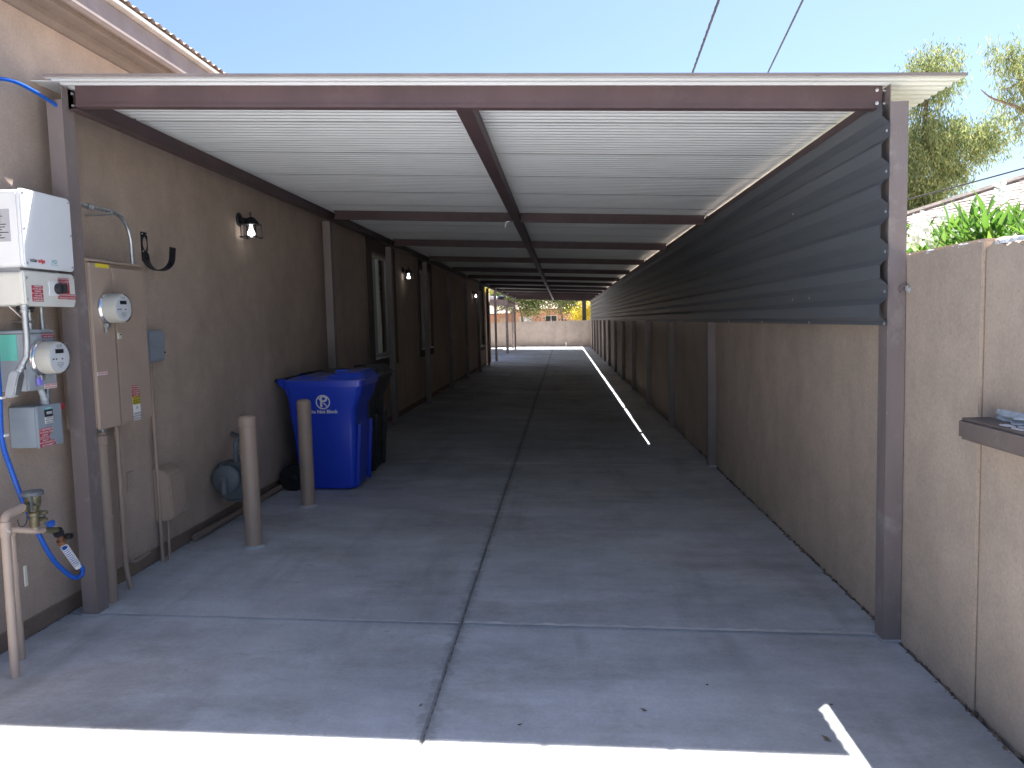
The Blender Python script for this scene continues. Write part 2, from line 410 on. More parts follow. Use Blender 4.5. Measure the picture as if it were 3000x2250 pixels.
for wi, (a, b2, c, d) in enumerate(WINS):
    # painted pop-out surround
    mb = MB(); e = .36 if wi == 0 else .14
    mb.box(WX, WX+.035, a-e, a-.02, c-.16, d+.18).box(WX, WX+.035, b2+.02, b2+e, c-.16, d+.18).box(WX, WX+.035, a-.02, b2+.02, d+.02, d+.18).box(WX, WX+.035, a-.02, b2+.02, c-.16, c-.035)
    mb.build('window_surround', 'trim', house)
    wo = MB().box(WX-.085, WX-.035, a+.002, a+.05, c+.002, d-.002).box(WX-.085, WX-.035, b2-.05, b2-.002, c+.002, d-.002).box(WX-.085, WX-.035, a+.05, b2-.05, d-.05, d-.002).box(WX-.085, WX-.035, a+.05, b2-.05, c+.002, c+.05).build('window', 'almond', house, bevel=.004)
    ym = (a + b2) / 2
    MB().box(WX-.08, WX-.022, ym-.03, ym+.03, c+.05, d-.05).build('mullion', 'almond', wo, bevel=.003)
    MB().box(WX-.068, WX-.064, a+.05, ym-.03, c+.05, d-.05).build('pane', 'pane', wo)
    MB().box(WX-.060, WX-.056, ym+.03, b2-.05, c+.05, d-.05).build('pane', 'pane', wo)
    MB().box(WX-.035, WX+.055, a-.03, b2+.03, c-.03, c).build('sill', 'almond', wo, bevel=.004)
    MB().box(WX-.12, WX-.10, a, b2, c, d).build('backing', 'ink', wo)
# eave
EX = -2.45
MB().box(-3.2, EX-.004, 2.0, 28, 3.290, 3.305).build('soffit', 'soffit', house)
MB().prism([(WX,3.24),(WX+.02,3.24),(WX+.05,3.262),(WX+.06,3.289),(WX,3.289)], 'y', 2.0, 28).build('soffit_moulding', 'soffit', house)
MB().prism([(EX-.105,3.262),(EX-.085,3.262),(EX-.08,3.289),(EX-.11,3.289)], 'y', 2.0, 28).build('vent_strip', 'soffit', house)
MB().box(EX-.04, EX, 2.0, 28.02, 3.272, 3.395).build('fascia', 'fascia', house, bevel=.004)
MB().prism([(EX-.05,3.395),(EX+.004,3.395),(EX+.034,3.402),(EX+.034,3.425),(EX-.05,3.425)], 'y', 2.0, 28.02).build('drip_edge', 'drip', house)
def tl(u, v):
    y = 2.0 + 26 * u; ph = (y / .085) % 1
    k = math.floor(v * 12.0001 - 1e-6); x = EX + .034 - 4.5 * v
    return (x, y, 3.428 + .33 * (EX + .034 - x) + .022 * math.sin(math.pi * ph) + .012 * (k % 2))
MB().grid(tl, 1830, 12).build('roof_tiles', 'tile', house, smooth=True, kind='stuff')
MB().prism([(EX-4.5,3.4),(EX-.02,3.4),(EX-.02,3.43),(EX-4.5,4.85)], 'y', 2.0, 28).build('roof_deck', 'fascia', house)
# end pier beyond the house corner
pier = MB().box(-3.05, -2.76, 28.25, 29.5, -.05, 2.62).build('stucco_pier', 'stucco', None, bevel=.01)
tag(pier, 'lit brown stucco pier standing past the far corner of the house', 'pier')

# ------------------------------------------------------------------ carport
cp = thing('carport', (-.4, 3.92, 0), 'long steel carport with white corrugated roof and maroon beams', 'carport')
LX, RX = -2.53, 1.565
def chan(x0, x1, y, h, d, t=.004, lip=.02, open_front=True):
    s = -1 if open_front else 1
    P = lambda a, z: (y + s*a, z)
    poly = [P(0, 0), P(0, -h), P(d, -h), P(d, -h+lip), P(d-t, -h+lip), P(d-t, -h+t), P(t, -h+t), P(t, -t), P(d-t, -t), P(d-t, -lip), P(d, -lip), P(d, 0)]
    mb = MB().prism(poly, 'x', x0, x1)
    return mb.warp(lambda x, yy, z: (x, sk(yy, x), rz(x) - .002 + z))
for i, y in enumerate(BAYS):
    if i == 0: chan(-2.49, 1.535, y - .03, .106, .05, open_front=False).build('front_beam', 'steel', cp)
    else:
        chan(-2.50, -.525, y, .095, .05).build('cross_beam', 'steel', cp)
        chan(-.435, 1.535, y, .095, .05).build('cross_beam', 'steel', cp)
def rail(x0, x1, h, y0, y1, zt):
    t = .004
    return MB().prism([(x0, zt), (x1, zt), (x1, zt-h), (x0, zt-h)], 'y', y0, y1)
MB().box(-2.49, 1.535, 3.884, 3.8895, -.106, -.088).warp(lambda x, y, z: (x, sk(y, x), rz(x) - .002 + z)).build('beam_lip', 'steel', cp, bevel=.002)
rail(-.522, -.438, .088, 3.945, 42.1, rz(-.48) - .004).build('centre_beam', 'steel', cp, bevel=.003)
mb = MB(); zt = rz(-2.53)
mb.prism([(-2.56, zt-.003), (-2.553, zt-.003), (-2.553, zt-.108), (-2.502, zt-.108), (-2.502, zt-.112), (-2.56, zt-.112)], 'y', 3.97, 42.1)
mb.build('side_beam', 'steel', cp)
zt = rz(1.57)
MB().prism([(1.540, zt-.024), (1.572, zt-.024), (1.572, zt-.105), (1.540, zt-.105)], 'y', 3.94, 42.1).build('side_beam', 'steel', cp, bevel=.004)
# posts
def post(xa, xb, y, inner, top_full, top_front, mat='post'):
    z0 = fz(xa) - .01; d = .10
    mb = MB()
    mb.box(xa, xb, y - d/2, y - d/2 + .004, z0, top_front)                 # face towards the street
    xi = (xb - .004, xb) if inner > 0 else (xa, xa + .004)
    mb.box(xi[0], xi[1], y - d/2 + .004, y + d/2, z0, top_full)
    xo = (xa, xa + .004) if inner > 0 else (xb - .004, xb)
    mb.box(xo[0], xo[1], y - d/2 + .004, y + d/2, z0, top_front)
    mb.box(min(xi[1], xo[1]), max(xi[0], xo[0]), y + d/2 - .004, y + d/2, z0, top_front)
    return mb
lp = []
for i, y in enumerate(BAYS):
    yl = sk(y, LX)
    if i not in (9, 10, 11):
        p = post(-2.637, -2.553, yl, 1, rz(-2.55) - .006, rz(-2.55) - (.075 if i == 0 else .115)).build('post', 'post', cp)
    yr = sk(y, RX) - .03
    p = post(1.553, 1.637, yr, -1, rz(1.56) - .006, rz(1.6) - (.085 if i == 0 else .11)).build('post', 'post', cp)
    if i < 2:
        for (px, py) in ((-2.595, yl), (1.595, yr)):
            MB().box(px-.055, px+.055, py-.06, py+.06, fz(px)-.004, fz(px)+.012).build('base_grout', 'concrete', cp, bevel=.006)
# corrugated roof
PITCH, NW = .0710, 12; SW = PITCH * NW
def sheet_mesh(x0, x1):
    mb = MB(); per = 8; n = NW * per + 4
    pr = []
    for k in range(n + 1):
        y = k * PITCH / per; pr.append((y + (.0, 0, 0, .004, -.004, 0, 0, 0)[k % per] * 0, (0, 0, 0, 0, .006, .019, .019, .006)[k % per]))
    o = .0035
    for (xa, xb) in ((x0, x1),):
        vs = []
        for j, (y, dz) in enumerate(pr):
            lift = .003 if j < 5 else 0
            for x in (xa, xb): vs.append((x, sk(y, x), -S_R*x + .001 + dz - lift))
        mb.add(vs, [(2*j, 2*j+1, 2*j+3, 2*j+2) for j in range(n)])
        vs2 = [(x, y, z + .0012) for (x, y, z) in vs]
        mb.add(vs2, [(2*j, 2*j+2, 2*j+3, 2*j+1) for j in range(n)])
    return mb
nsh = int((42.2 - 3.74) / SW) + 1
first = None
sh_a = None
for i in range(nsh):
    if i < 2 or sh_a is None:
        mb = sheet_mesh(-2.56 if i == 0 else -2.60, 1.85)
        o = MB(); o.v = [(x, y + 3.745 + i*SW, z + 2.745) for x, y, z in mb.v]; o.f = mb.f
        ob = o.build('roof_sheet', 'sheet', cp, fixn=False)
        ob.data.materials.append(M['sheettop']); np_ = len(ob.data.polygons)
        for pl in ob.data.polygons:
            if pl.index >= np_ // 2: pl.material_index = 1
        if i == 1: sh_a = (ob, i)
    else:
        ob = sh_a[0].copy(); C.objects.link(ob); ob.location = (0, (i - 1)*SW, 0)
    ob.location.x += random.uniform(-.004, .004)
MB().prism([(-2.74, 2.905), (-2.51, 2.8935), (-2.51, 2.8965), (-2.74, 2.909)], 'y', 3.94, 27.0).build('sun_block_strip', 'sheet', cp)  # added strip, keeps sun from leaking between roof edge and house wall
MB().box(-2.555, 1.848, 3.737, 3.7445, .0, .012).warp(lambda x, y, z: (x, sk(y, x), rz(x) + .0005 + z)).build('front_edge_trim', 'fascia', cp)
# charcoal side cladding (horizontal trapezoid ribs)
prof = [(1.560, 2.574), (1.560, 2.512)]
z = 2.512
while z > 1.60:
    prof += [(1.597, z-.031), (1.597, z-.093), (1.560, z-.124), (1.560, z-.1885)]; z -= .1885
prof = [p for p in prof if p[1] > 1.555] + [(1.597, 1.553), (1.597, 1.533)]
def clad(y0, y1, off):
    vs = []
    for y in (y0, y1):
        for (x, zz) in prof: vs.append((x - .049 + off, y, zz))
    n = len(prof); mb = MB().add(vs, [(k, k+1, n+k+1, n+k) for k in range(n-1)])
    mb.add([(x+.0009, y, zz) for x, y, zz in vs], [(k, n+k, n+k+1, k+1) for k in range(n-1)])
    return mb.build('cladding_sheet', 'clad', cp, fixn=False)
yy = 3.80; k = 0
while yy < 42:
    e = min(yy + 6.12, 42.15); clad(yy, e + .06, -.0022 * (k % 2)); yy = e; k += 1
    if e >= 42.15: break
def screw_at(p, ax, s=.006, name='screw', mat='zinc'):
    return MB().lathe([(s*1.5, 0), (s*1.5, s*.25), (s, s*.3), (s*.9, s*.9), (s*.3, s)], p, ax, 8).build(name, mat, cp, smooth=True)
def mscrew(p, s=.006):     # heads that face the driveway (-x)
    mb = MB().lathe([(s*1.5, 0), (s*1.5, -s*.25), (s, -s*.3), (s*.9, -s*.9), (s*.3, -s)], p, 'x', 8)
    return mb.build('screw', 'zinc', cp, smooth=True)
z = 2.512
while z > 1.6:
    mscrew((1.545, 3.825, z - .062)); z -= .1885
mscrew((1.545, 3.825, 1.543))
for (y, zz) in ((5.3, 2.26), (5.3, 1.695), (4.95, 1.695), (4.95, 1.543), (6.1, 1.543), (7.3, 1.543), (8.5, 1.695), (8.5, 2.07), (10.2, 1.543), (11.5, 1.695)): mscrew((1.543, y, zz))
for (dz) in (.022, .083):
    z0 = rz(-2.52) - dz
    MB().lathe([(.009, 0), (.009, -.003), (.006, -.004), (.005, -.010), (.001, -.011)], (-2.47, 3.955, z0), 'y', 8).build('bolt', 'zinc', cp, smooth=True)
    MB().lathe([(.009, 0), (.009, .003), (.006, .004), (.005, .010), (.001, .011)], (-2.553, 4.0, z0), 'x', 8).build('bolt', 'zinc', cp, smooth=True)
    MB().lathe([(.009, 0), (.009, -.003), (.006, -.004), (.005, -.010), (.001, -.011)], (1.51, 3.86, rz(1.5) - dz), 'y', 8).build('bolt', 'zinc', cp, smooth=True)
    MB().lathe([(.009, 0), (.009, -.003), (.006, -.004), (.005, -.010), (.001, -.011)], (1.553, 3.875, rz(1.5) - dz), 'x', 8).build('bolt', 'zinc', cp, smooth=True)
MB().prism([(-2.492, 0), (-2.486, 0), (-2.486, -.04), (-2.492, -.04)], 'z', rz(-2.5)-.1, rz(-2.5)-.01).warp(lambda x, y, z: (x, y + 3.985, z)).build('beam_bracket', 'steel', cp)
# gate latch bracket on the street post
gb = MB().box(1.598, 1.650, 3.776, 3.792, 1.690, 1.694).box(1.598, 1.650, 3.776, 3.792, 1.715, 1.719).box(1.598, 1.602, 3.774, 3.792, 1.690, 1.719).build('latch_bracket', 'post', cp)
MB().lathe([(.021, 0), (.021, -.004), (.009, -.005), (.008, -.014), (.002, -.015)], (1.640, 3.778, 1.7045), 'y', 14).build('latch_washer', 'galv', gb, smooth=True)
# loose tie wire at the second beam
MB().tube(spline([(-.50, 8.44, 2.67), (-.55, 8.42, 2.675), (-.585, 8.42, 2.66), (-.60, 8.42, 2.60)]), .0025, 5).build('tie_wire', 'zinc', cp, smooth=True)

# ------------------------------------------------------------------ boundary walls
bw = thing('boundary_wall', (1.74, 6, 0), 'tan stucco boundary wall beside the driveway under the charcoal cladding', 'wall')
MB().box(1.641, 1.84, 3.15, 10.55, -.12, 1.875).build('wall_section', 'stucco_r', bw, bevel=.012)
def rough_top(y0, y1, x0, x1, z):
    mb = MB(); n = int((y1 - y0) / .03)
    f = lambda y: z + .010*math.sin(y*21) + .008*math.sin(y*47+1) + random.uniform(-.006, .006)
    vs = []; hs = [f(y0 + (y1-y0)*k/n) for k in range(n+1)]
    for k in range(n+1):
        y = y0 + (y1-y0)*k/n; vs += [(x0, y, -.12), (x0, y, hs[k]-.012), (x0+.02, y, hs[k]), (x1-.01, y, hs[k]+random.uniform(-.006,.006)), (x1, y, -.12)]
    fs = [(5*k+j, 5*k+5+j, 5*k+6+j, 5*k+1+j) for k in range(n) for j in range(4)] + [(0,1,2,3,4), tuple(5*n+j for j in (4,3,2,1,0))]
    return mb.add(vs, fs)
rough_top(1.0, 3.155, 1.654, 1.84, 1.852).build('wall_section', 'stucco_r', bw, label='stained section of the wall with a chipped uneven top')
MB().box(1.637, 1.652, 3.144, 3.158, -.05, 1.865).build('corner_bead', 'stucco_r', bw, bevel=.004)
# chipped mortar on the crown
mb = MB()
for i in range(90):
    y = random.uniform(2.0, 3.9); r = random.uniform(.008, .022)
    mb.lathe([(r, -.008), (r*.8, r*.3), (r*.3, r*.45)], (1.652 + random.uniform(0, .02), y, 1.862 if y > 3.15 else 1.852), 'z', 6)
mb.build('chipped_mortar', 'pale', bw, kind='stuff')
def crown(y): return (1.80 - .12*(y-10.55)/5.5) if y < 16.05 else 1.68 - .12*(y-16.05)/30
vs, ny = [], 100
for k in range(ny + 1):
    y = 10.551 + 35.6*k/ny; h = crown(y) + random.uniform(-.014, .014)
    vs += [(1.641, y, -.12), (1.641, y, h-.008), (1.649, y, h), (1.832, y, h), (1.84, y, h-.008), (1.84, y, -.12)]
MB().add(vs, [(6*k+j, 6*k+6+j, 6*k+7+j, 6*k+1+j) for k in range(ny) for j in range(5)] + [(0,1,2,3,4,5), tuple(6*ny+j for j in (5,4,3,2,1,0))]).build('wall_section', 'stucco_r', bw)
lg = MB().box(1.53, 1.653, 1.2, 3.09, 1.098, 1.182).build('ledge', 'ledge', bw, bevel=.012, label='dark brown ledge with flaking white paint and white patches on top')
mb = MB(); y = 1.2
for (dx, zz, amp) in ((.0, 1.1825, .022), (.0, 1.205, .014)):
    vs = []; n = 70
    for k in range(n + 1):
        yv = 1.3 + 1.74*k/n; wv = .020 + amp * (math.sin(yv*17+dx) * math.sin(yv*41)) + random.uniform(-.006, .006)
        vs += [(1.656, yv, zz - .004), (1.653 - max(.006, wv), yv, zz - .006), (1.653 - max(.006, wv)*.8, yv, zz + .004), (1.656, yv, zz + .016)]
    mb.add(vs, [(4*k+j, 4*k+4+j, 4*k+5+j, 4*k+1+j) for k in range(n) for j in range(3)])
mb.build('torn_caulk', 'pale', lg)
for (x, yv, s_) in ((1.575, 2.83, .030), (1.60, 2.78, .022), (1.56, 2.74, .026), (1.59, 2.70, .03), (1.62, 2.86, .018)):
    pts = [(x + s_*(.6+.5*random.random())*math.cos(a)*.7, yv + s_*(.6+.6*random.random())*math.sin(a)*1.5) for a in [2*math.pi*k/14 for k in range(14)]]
    MB().prism(pts, 'z', 1.1825, 1.1845).build('white_patch', 'labelw', lg)  # irregular white patches on the ledge top
fw = thing('back_wall', (-2, 46.1, 0), 'low tan stucco wall closing the far end of the driveway', 'wall')
MB().box(-12, .170, 46.0, 46.2, -.12, 1.535).build('wall_section', 'stucco_r', fw, bevel=.012)
MB().box(.190, 1.636, 46.0, 46.2, -.12, 1.525).build('wall_section', 'stucco_r', fw, bevel=.012)
MB().box(.14, .22, 46.02, 46.18, 1.5, 1.62).build('wall_stub', 'stem', fw, bevel=.01)

# ------------------------------------------------------------------ electrical gear on the house wall
def wbox(y0, y1, z0, z1, x0, x1, r=.012):            # rounded housing facing +x
    return MB().prism(rrect(y0, y1, z0, z1, r), 'x', x0, x1)
inv = thing('solar_inverter', (WX, 3.66, 1.91), 'white solar inverter mounted above the isolator box beside the carport post', 'inverter')
wbox(3.478, 3.838, 1.912, 2.272, -2.72, -2.522, .022).build('housing', 'white', inv, bevel=.004)
wbox(3.474, 3.842, 1.908, 2.276, -2.520, -2.500, .022).build('front_cover', 'white', inv, bevel=.005)
for (y, z) in ((3.49, 2.255), (3.824, 2.255), (3.49, 1.93), (3.824, 1.93), (3.486, 2.09), (3.829, 2.09)):
    MB().lathe([(.006, 0), (.006, .002), (.002, .0025)], (-2.5, y, z), 'x', 8).build('cover_screw', 'galv', inv, smooth=True)
sd = MB().box(-2.672, -2.562, 3.4762, 3.4778, 2.03, 2.18).build('rating_plate', 'labelg', inv)
for k in range(11):
    MB().box(-2.665, -2.665 + random.uniform(.05, .096), 3.4752, 3.4760, 2.170 - k*.0125, 2.174 - k*.0125).build('print_line', 'ink', sd)
lettering('solar', .026, lambda a, b2: (-2.4985, 3.535 + a, 1.945 + b2), 'ink', inv, bold=.0006)
lettering('edge', .026, lambda a, b2: (-2.4985, 3.590 + a, 1.945 + b2), 'inkr', inv, bold=.0012)
lettering('HD', .028, lambda a, b2: (-2.4985, 3.685 + a, 1.947 + b2), 'inkt', inv, bold=.0004)
lettering('Wave Inverter', .010, lambda a, b2: (-2.4985, 3.685 + a, 1.932 + b2), 'inkt', inv)
MB().box(-2.70, -2.56, 3.52, 3.80, 1.886, 1.912).build('mounting_bracket', 'labelg', inv)

iso = thing('isolator_box', (WX, 3.66, 1.73), 'cream safety switch box with black rotary knob and red warning labels', 'switch box')
wbox(3.475, 3.832, 1.732, 1.890, -2.715, -2.532, .02).build('housing', 'cream', iso, bevel=.005)
wbox(3.458, 3.838, 1.728, 1.894, -2.530, -2.500, .022).build('front_cover', 'cream', iso, bevel=.006)
for (y, z) in ((3.475, 1.86), (3.825, 1.875), (3.475, 1.76), (3.825, 1.745)):
    MB().lathe([(.006, 0), (.006, .002), (.002, .0025)], (-2.5, y, z), 'x', 8).build('cover_screw', 'galv', iso, smooth=True)
MB().box(-2.500, -2.496, 3.630, 3.700, 1.780, 1.850).build('switch_plate', 'labelw', iso, bevel=.001)
kb = MB().lathe([(.027, 0), (.027, .012), (.024, .028), (.018, .032), (.002, .033)], (-2.496, 3.690, 1.816), 'x', 20).build('rotary_knob', 'black', iso, smooth=True)
MB().box(-2.466, -2.446, 3.684, 3.696, 1.793, 1.839).build('grip', 'black', kb, bevel=.003)
sticker(iso, -2.5, 3.507, 3.585, 1.750, 1.826, 'red', ['WARNING', 'ELECTRIC SHOCK', 'HAZARD', 'DO NOT TOUCH', 'WARNING', 'TERMINALS MAY', 'BE ENERGIZED'])
sticker(iso, -2.5, 3.702, 3.788, 1.794, 1.872, 'red', ['PHOTOVOLTAIC', 'DC DISCONNECT', 'MAXIMUM', 'VOLTAGE', 'CURRENT', ''])
sticker(iso, -2.5, 3.695, 3.834, 1.766, 1.793, 'red', ['RAPID SHUTDOWN SWITCH', 'FOR SOLAR PV SYSTEM'])
for (y, r) in ((3.52, .013), (3.57, .016), (3.61, .011)):
    MB().lathe([(r*.8, -.002), (r, -.006), (r, -.016), (r*.7, -.018), (r*.7, -.03)], (-2.58, y, 1.732), 'z', 12).build('cable_gland', 'black', iso, smooth=True)
MB().tube(spline([(-2.58, 3.57, 1.703), (-2.575, 3.555, 1.682), (-2.575, 3.525, 1.678), (-2.58, 3.49, 1.705), (-2.60, 3.48, 1.73)]), .0028, 6).build('pale_wire', 'cream', iso, smooth=True)

# galvanised conduits
def conduit(name, pts, r, label, mat='galv', couplings=(), n=12, cat='conduit'):
    pts = [Vector(p) for p in pts]
    o = thing(name, pts[-1], label, cat)
    MB().tube(pts, r, n).build('pipe', mat, o, smooth=True)
    for (p, d) in couplings:
        p, d = Vector(p), Vector(d).normalized()
        MB().tube([p - d*.018, p - d*.017, p - d*.006, p - d*.004, p + d*.004, p + d*.006, p + d*.017, p + d*.018], [r*1.12, r*1.32, r*1.32, r*1.15, r*1.15, r*1.32, r*1.32, r*1.12], n).build('coupling', mat, o, smooth=True)
    return o
cb = conduit('bent_conduit', [(-2.585, 3.845, 2.285), (-2.58, 4.05, 2.285), (-2.58, 4.34, 2.285)] + arc((4.36, 2.120), .165, 88, 0, 8, 'yz', -2.58) + [(-2.58, 4.525, 1.990)], .0125,
    'galvanised conduit bending down into the top of the brown service panel', couplings=[((-2.58, 4.14, 2.285), (0, 1, 0))])
MB().box(-2.73, -2.565, 4.325, 4.335, 2.262, 2.272).build('strap', 'galv', cb)
mb = MB().tube([(-2.58, 4.327, 2.285), (-2.58, 4.337, 2.285)], .016, 12); mb.build('clamp', 'galv', cb, smooth=True)
cd = conduit('grey_conduit', [(-2.52, 3.475, 1.73), (-2.52, 3.475, 1.56), (-2.525, 3.472, 1.49), (-2.55, 3.445, 1.42)], .0145,
    'grey conduit dropping from the cream switch box to the elbow fitting', couplings=[((-2.52, 3.475, 1.715), (0, 0, 1)), ((-2.545, 3.45, 1.433), (-.6, -.6, -1.6))])
# LB fitting at its end
lb = thing('conduit_elbow', (-2.58, 3.43, 1.32), 'grey cast conduit elbow with an oval cover plate below the grey conduit', 'fitting')
mb = MB().prism(rrect(-.030, .030, -.115, .010, .022), 'y', -.022, .022)
mb.warp(lambda x, y, z: (-2.556 + x*.8 + z*.18, 3.44 + y + z*.16, 1.418 + z)); mb.build('body', 'boxgrey', lb, bevel=.004)
mb = MB().prism(rrect(-.022, .022, -.105, .0, .018), 'y', -.027, -.022)
mb.warp(lambda x, y, z: (-2.556 + .027 + (y+.022)*.8 + z*.18, 3.44 + x + z*.16, 1.418 + z)); mb.build('cover_plate', 'galv', lb, bevel=.002)
cd2 = conduit('rear_conduit', [(-2.66, 3.700, 1.735), (-2.66, 3.70, 1.615)], .012, 'short galvanised conduit between switch box and solar meter box', couplings=[((-2.66, 3.70, 1.655), (0, 0, 1))])
MB().box(-2.73, -2.64, 3.665, 3.700, 1.653, 1.662).build('strap', 'galv', cd2)
cd3 = conduit('long_conduit', [(-2.66, 3.790, 1.735), (-2.66, 3.79, 1.25), (-2.66, 3.78, 1.235)], .012, 'galvanised conduit running down behind the meter box to the grey disconnect')

# meters
def meter(parent, x, y, z, r=.078):
    MB().lathe([(r*1.12, 0), (r*1.14, .006), (r*1.10, .018), (r*1.02, .024)], (x, y, z), 'x', 32).build('socket_ring', 'chrome', parent, smooth=True)
    dr = MB().lathe([(r*.96, .015), (r*.96, .080), (r*.93, .092), (r*.88, .095), (r*.02, .095)], (x, y, z), 'x', 32).build('meter_drum', 'meter', parent, smooth=True)
    fx = x + .0955
    fc = MB().prism([(y + r*.86*math.cos(a), z + r*.86*math.sin(a)) for a in [2*math.pi*k/28 for k in range(28)]], 'x', fx, fx+.001).build('face_plate', 'meterface', dr)
    MB().box(fx+.001, fx+.002, y-.030, y+.028, z+.020, z+.040).build('display', 'ink', dr)
    MB().prism([(y-.030, z-.012), (y-.018, z-.007), (y-.030, z-.002)], 'x', fx+.001, fx+.002).build('arrow_mark', 'ink', dr)
    MB().box(fx+.001, fx+.0018, y-.052, y-.040, z-.010, z-.004).build('bar_mark', 'ink', dr)
    MB().box(fx+.001, fx+.0018, y+.010, y+.022, z-.010, z-.004).build('bar_mark', 'ink', dr)
    lettering('CL200 240V\n3W TYPE', .0085, lambda a, b2: (fx+.0016, y - .002 + a, z + .054 + b2), 'ink', dr)
    lettering('KWH 8042\n30TA 60Hz\nFM2S', .0095, lambda a, b2: (fx+.0016, y + a, z - .036 + b2), 'ink', dr)
    MB().lathe([(r*1.04, .018), (r*1.03, .09), (r*.98, .108), (r*.85, .116), (r*.01, .118)], (x, y, z), 'x', 32).build('clear_cover', 'glass', parent, smooth=True)
    MB().box(x+.004, x+.03, y-.042, y-.014, z-r*1.36, z-r*1.05).box(x+.01, x+.024, y-.044, y-.034, z-r*1.75, z-r*1.36).build('seal_lock', 'galv', parent, bevel=.002)

pv = thing('solar_meter_box', (WX, 3.64, 1.32), 'grey enclosure with a round glass meter and a teal paper tag on its side', 'meter box')
wbox(3.535, 3.746, 1.320, 1.600, -2.728, -2.582, .006).build('housing', 'boxgrey', pv, bevel=.003)
MB().prism([(3.530, 1.600), (3.752, 1.600), (3.752, 1.612), (3.72, 1.618), (3.56, 1.618), (3.530, 1.612)], 'x', -2.729, -2.576).build('rain_hood', 'boxgrey', pv, bevel=.002)
wbox(3.538, 3.743, 1.324, 1.596, -2.581, -2.572, .006).build('cover', 'boxgrey', pv, bevel=.002)
meter(pv, -2.571, 3.632, 1.478)
MB().box(-2.700, -2.615, 3.5325, 3.5345, 1.470, 1.595).build('teal_tag', 'teal', pv)
sticker(pv, -2.5715, 3.655, 3.742, 1.574, 1.598, 'red', ['PHOTOVOLTAIC SYSTEM', 'KWH METER'])
sticker(pv, -2.5715, 3.645, 3.738, 1.322, 1.346, 'labelw', ['PELIGRO  DANGER', 'ELECTRIC SHOCK'], 'inkr')
MB().box(-2.560, -2.545, 3.575, 3.605, 1.345, 1.385).build('seal_tag', 'purple', pv, bevel=.002)
MB().tube(spline([(-2.565, 3.585, 1.40), (-2.55, 3.58, 1.385), (-2.55, 3.60, 1.375), (-2.56, 3.59, 1.395)]), .0025, 5).build('seal_wire', 'galv', pv, smooth=True)

ac = thing('ac_disconnect', (WX, 3.68, 1.03), 'small grey disconnect box with a red lever and red labels', 'switch box')
wbox(3.590, 3.768, 1.035, 1.238, -2.728, -2.590, .006).build('housing', 'boxgrey2', ac, bevel=.003)
wbox(3.587, 3.772, 1.032, 1.242, -2.588, -2.578, .006).build('door', 'boxgrey2', ac, bevel=.003)
MB().box(-2.64, -2.585, 3.770, 3.782, 1.12, 1.19).build('hinge', 'galv', ac, bevel=.002)
lv = MB().box(-2.63, -2.600, 3.772, 3.800, 1.188, 1.206).build('lever_arm', 'labelw', ac, bevel=.003)
MB().prism([(3.792, 1.198), (3.832, 1.204), (3.836, 1.236), (3.806, 1.232)], 'x', -2.632, -2.598).build('lever_grip', 'redp', ac, bevel=.004)
sticker(ac, -2.578, 3.640, 3.700, 1.218, 1.230, 'inkt', ['SIEMENS'])
MB().box(-2.578, -2.5765, 3.640, 3.702, 1.182, 1.218).build('switch_window', 'ink', ac)
MB().box(-2.5765, -2.572, 3.655, 3.690, 1.195, 1.208).build('window_slot', 'labelg', ac)
sticker(ac, -2.578, 3.641, 3.701, 1.148, 1.181, 'labelw', ['DANGER', 'HIGH VOLTAGE', 'TURN OFF'], 'ink')
sticker(ac, -2.578, 3.592, 3.690, 1.100, 1.128, 'red', ['AC DISCONNECT', 'PHOTOVOLTAIC SYSTEM'])
sticker(ac, -2.578, 3.594, 3.668, 1.064, 1.099, 'red', ['WARNING', 'ELECTRIC SHOCK', 'DO NOT TOUCH', 'TERMINALS'])
sticker(ac, -2.578, 3.592, 3.705, 1.036, 1.063, 'red', ['PHOTOVOLTAIC AC', 'DISCONNECT'])
el = conduit('short_elbow', [(-2.60, 3.68, 1.238), (-2.60, 3.68, 1.272), (-2.60, 3.672, 1.29), (-2.605, 3.665, 1.322)], .015, 'short grey elbow joining the solar meter box to the disconnect below', 'boxgrey', couplings=[((-2.60, 3.68, 1.262), (0, 0, 1))], cat='fitting')

mp = thing('service_panel', (WX, 4.28, 1.06), 'tall brown electrical service panel with a round glass meter', 'electrical panel')
MB().box(-2.728, -2.552, 4.018, 4.560, 1.066, 1.980).build('housing', 'brownbox', mp, bevel=.004)
MB().prism([(-2.729, 1.980), (-2.529, 1.980), (-2.529, 1.992), (-2.729, 2.030)], 'y', 4.012, 4.566).build('rain_cap', 'brownbox', mp, bevel=.003)
dl = MB().box(-2.551, -2.534, 4.022, 4.222, 1.062, 1.974).build('meter_door', 'brownbox', mp, bevel=.004)
dr_ = MB().box(-2.551, -2.532, 4.230, 4.557, 1.070, 1.960).build('breaker_door', 'brownbox', mp, bevel=.004)
MB().box(-2.532, -2.526, 4.222, 4.238, 1.05, 1.72).build('door_rib', 'brownbox', mp, bevel=.003)
MB().box(-2.600, -2.585, 4.0155, 4.0185, 1.07, 1.95).build('side_rib', 'brownbox', mp, bevel=.001)
meter(mp, -2.534, 4.150, 1.726)
sticker(mp, -2.5335, 4.075, 4.198, 1.950, 1.972, 'yellow', [])
MB().box(-2.526, -2.520, 4.225, 4.260, 1.555, 1.590).build('hasp', 'meter', mp, bevel=.002)
MB().lathe([(.005, 0), (.005, .003)], (-2.520, 4.247, 1.58), 'x', 8).build('hasp_hole', 'ink', mp)
mb = MB().box(-2.60, -2.5995, 4.0125, 4.0145, 1.355, 1.378); 
sticker(mp, -2.5335, 4.024, 4.120, 1.360, 1.378, 'labelw', ['CAUTION  SEAL'], 'inkr', 'seal_tape')
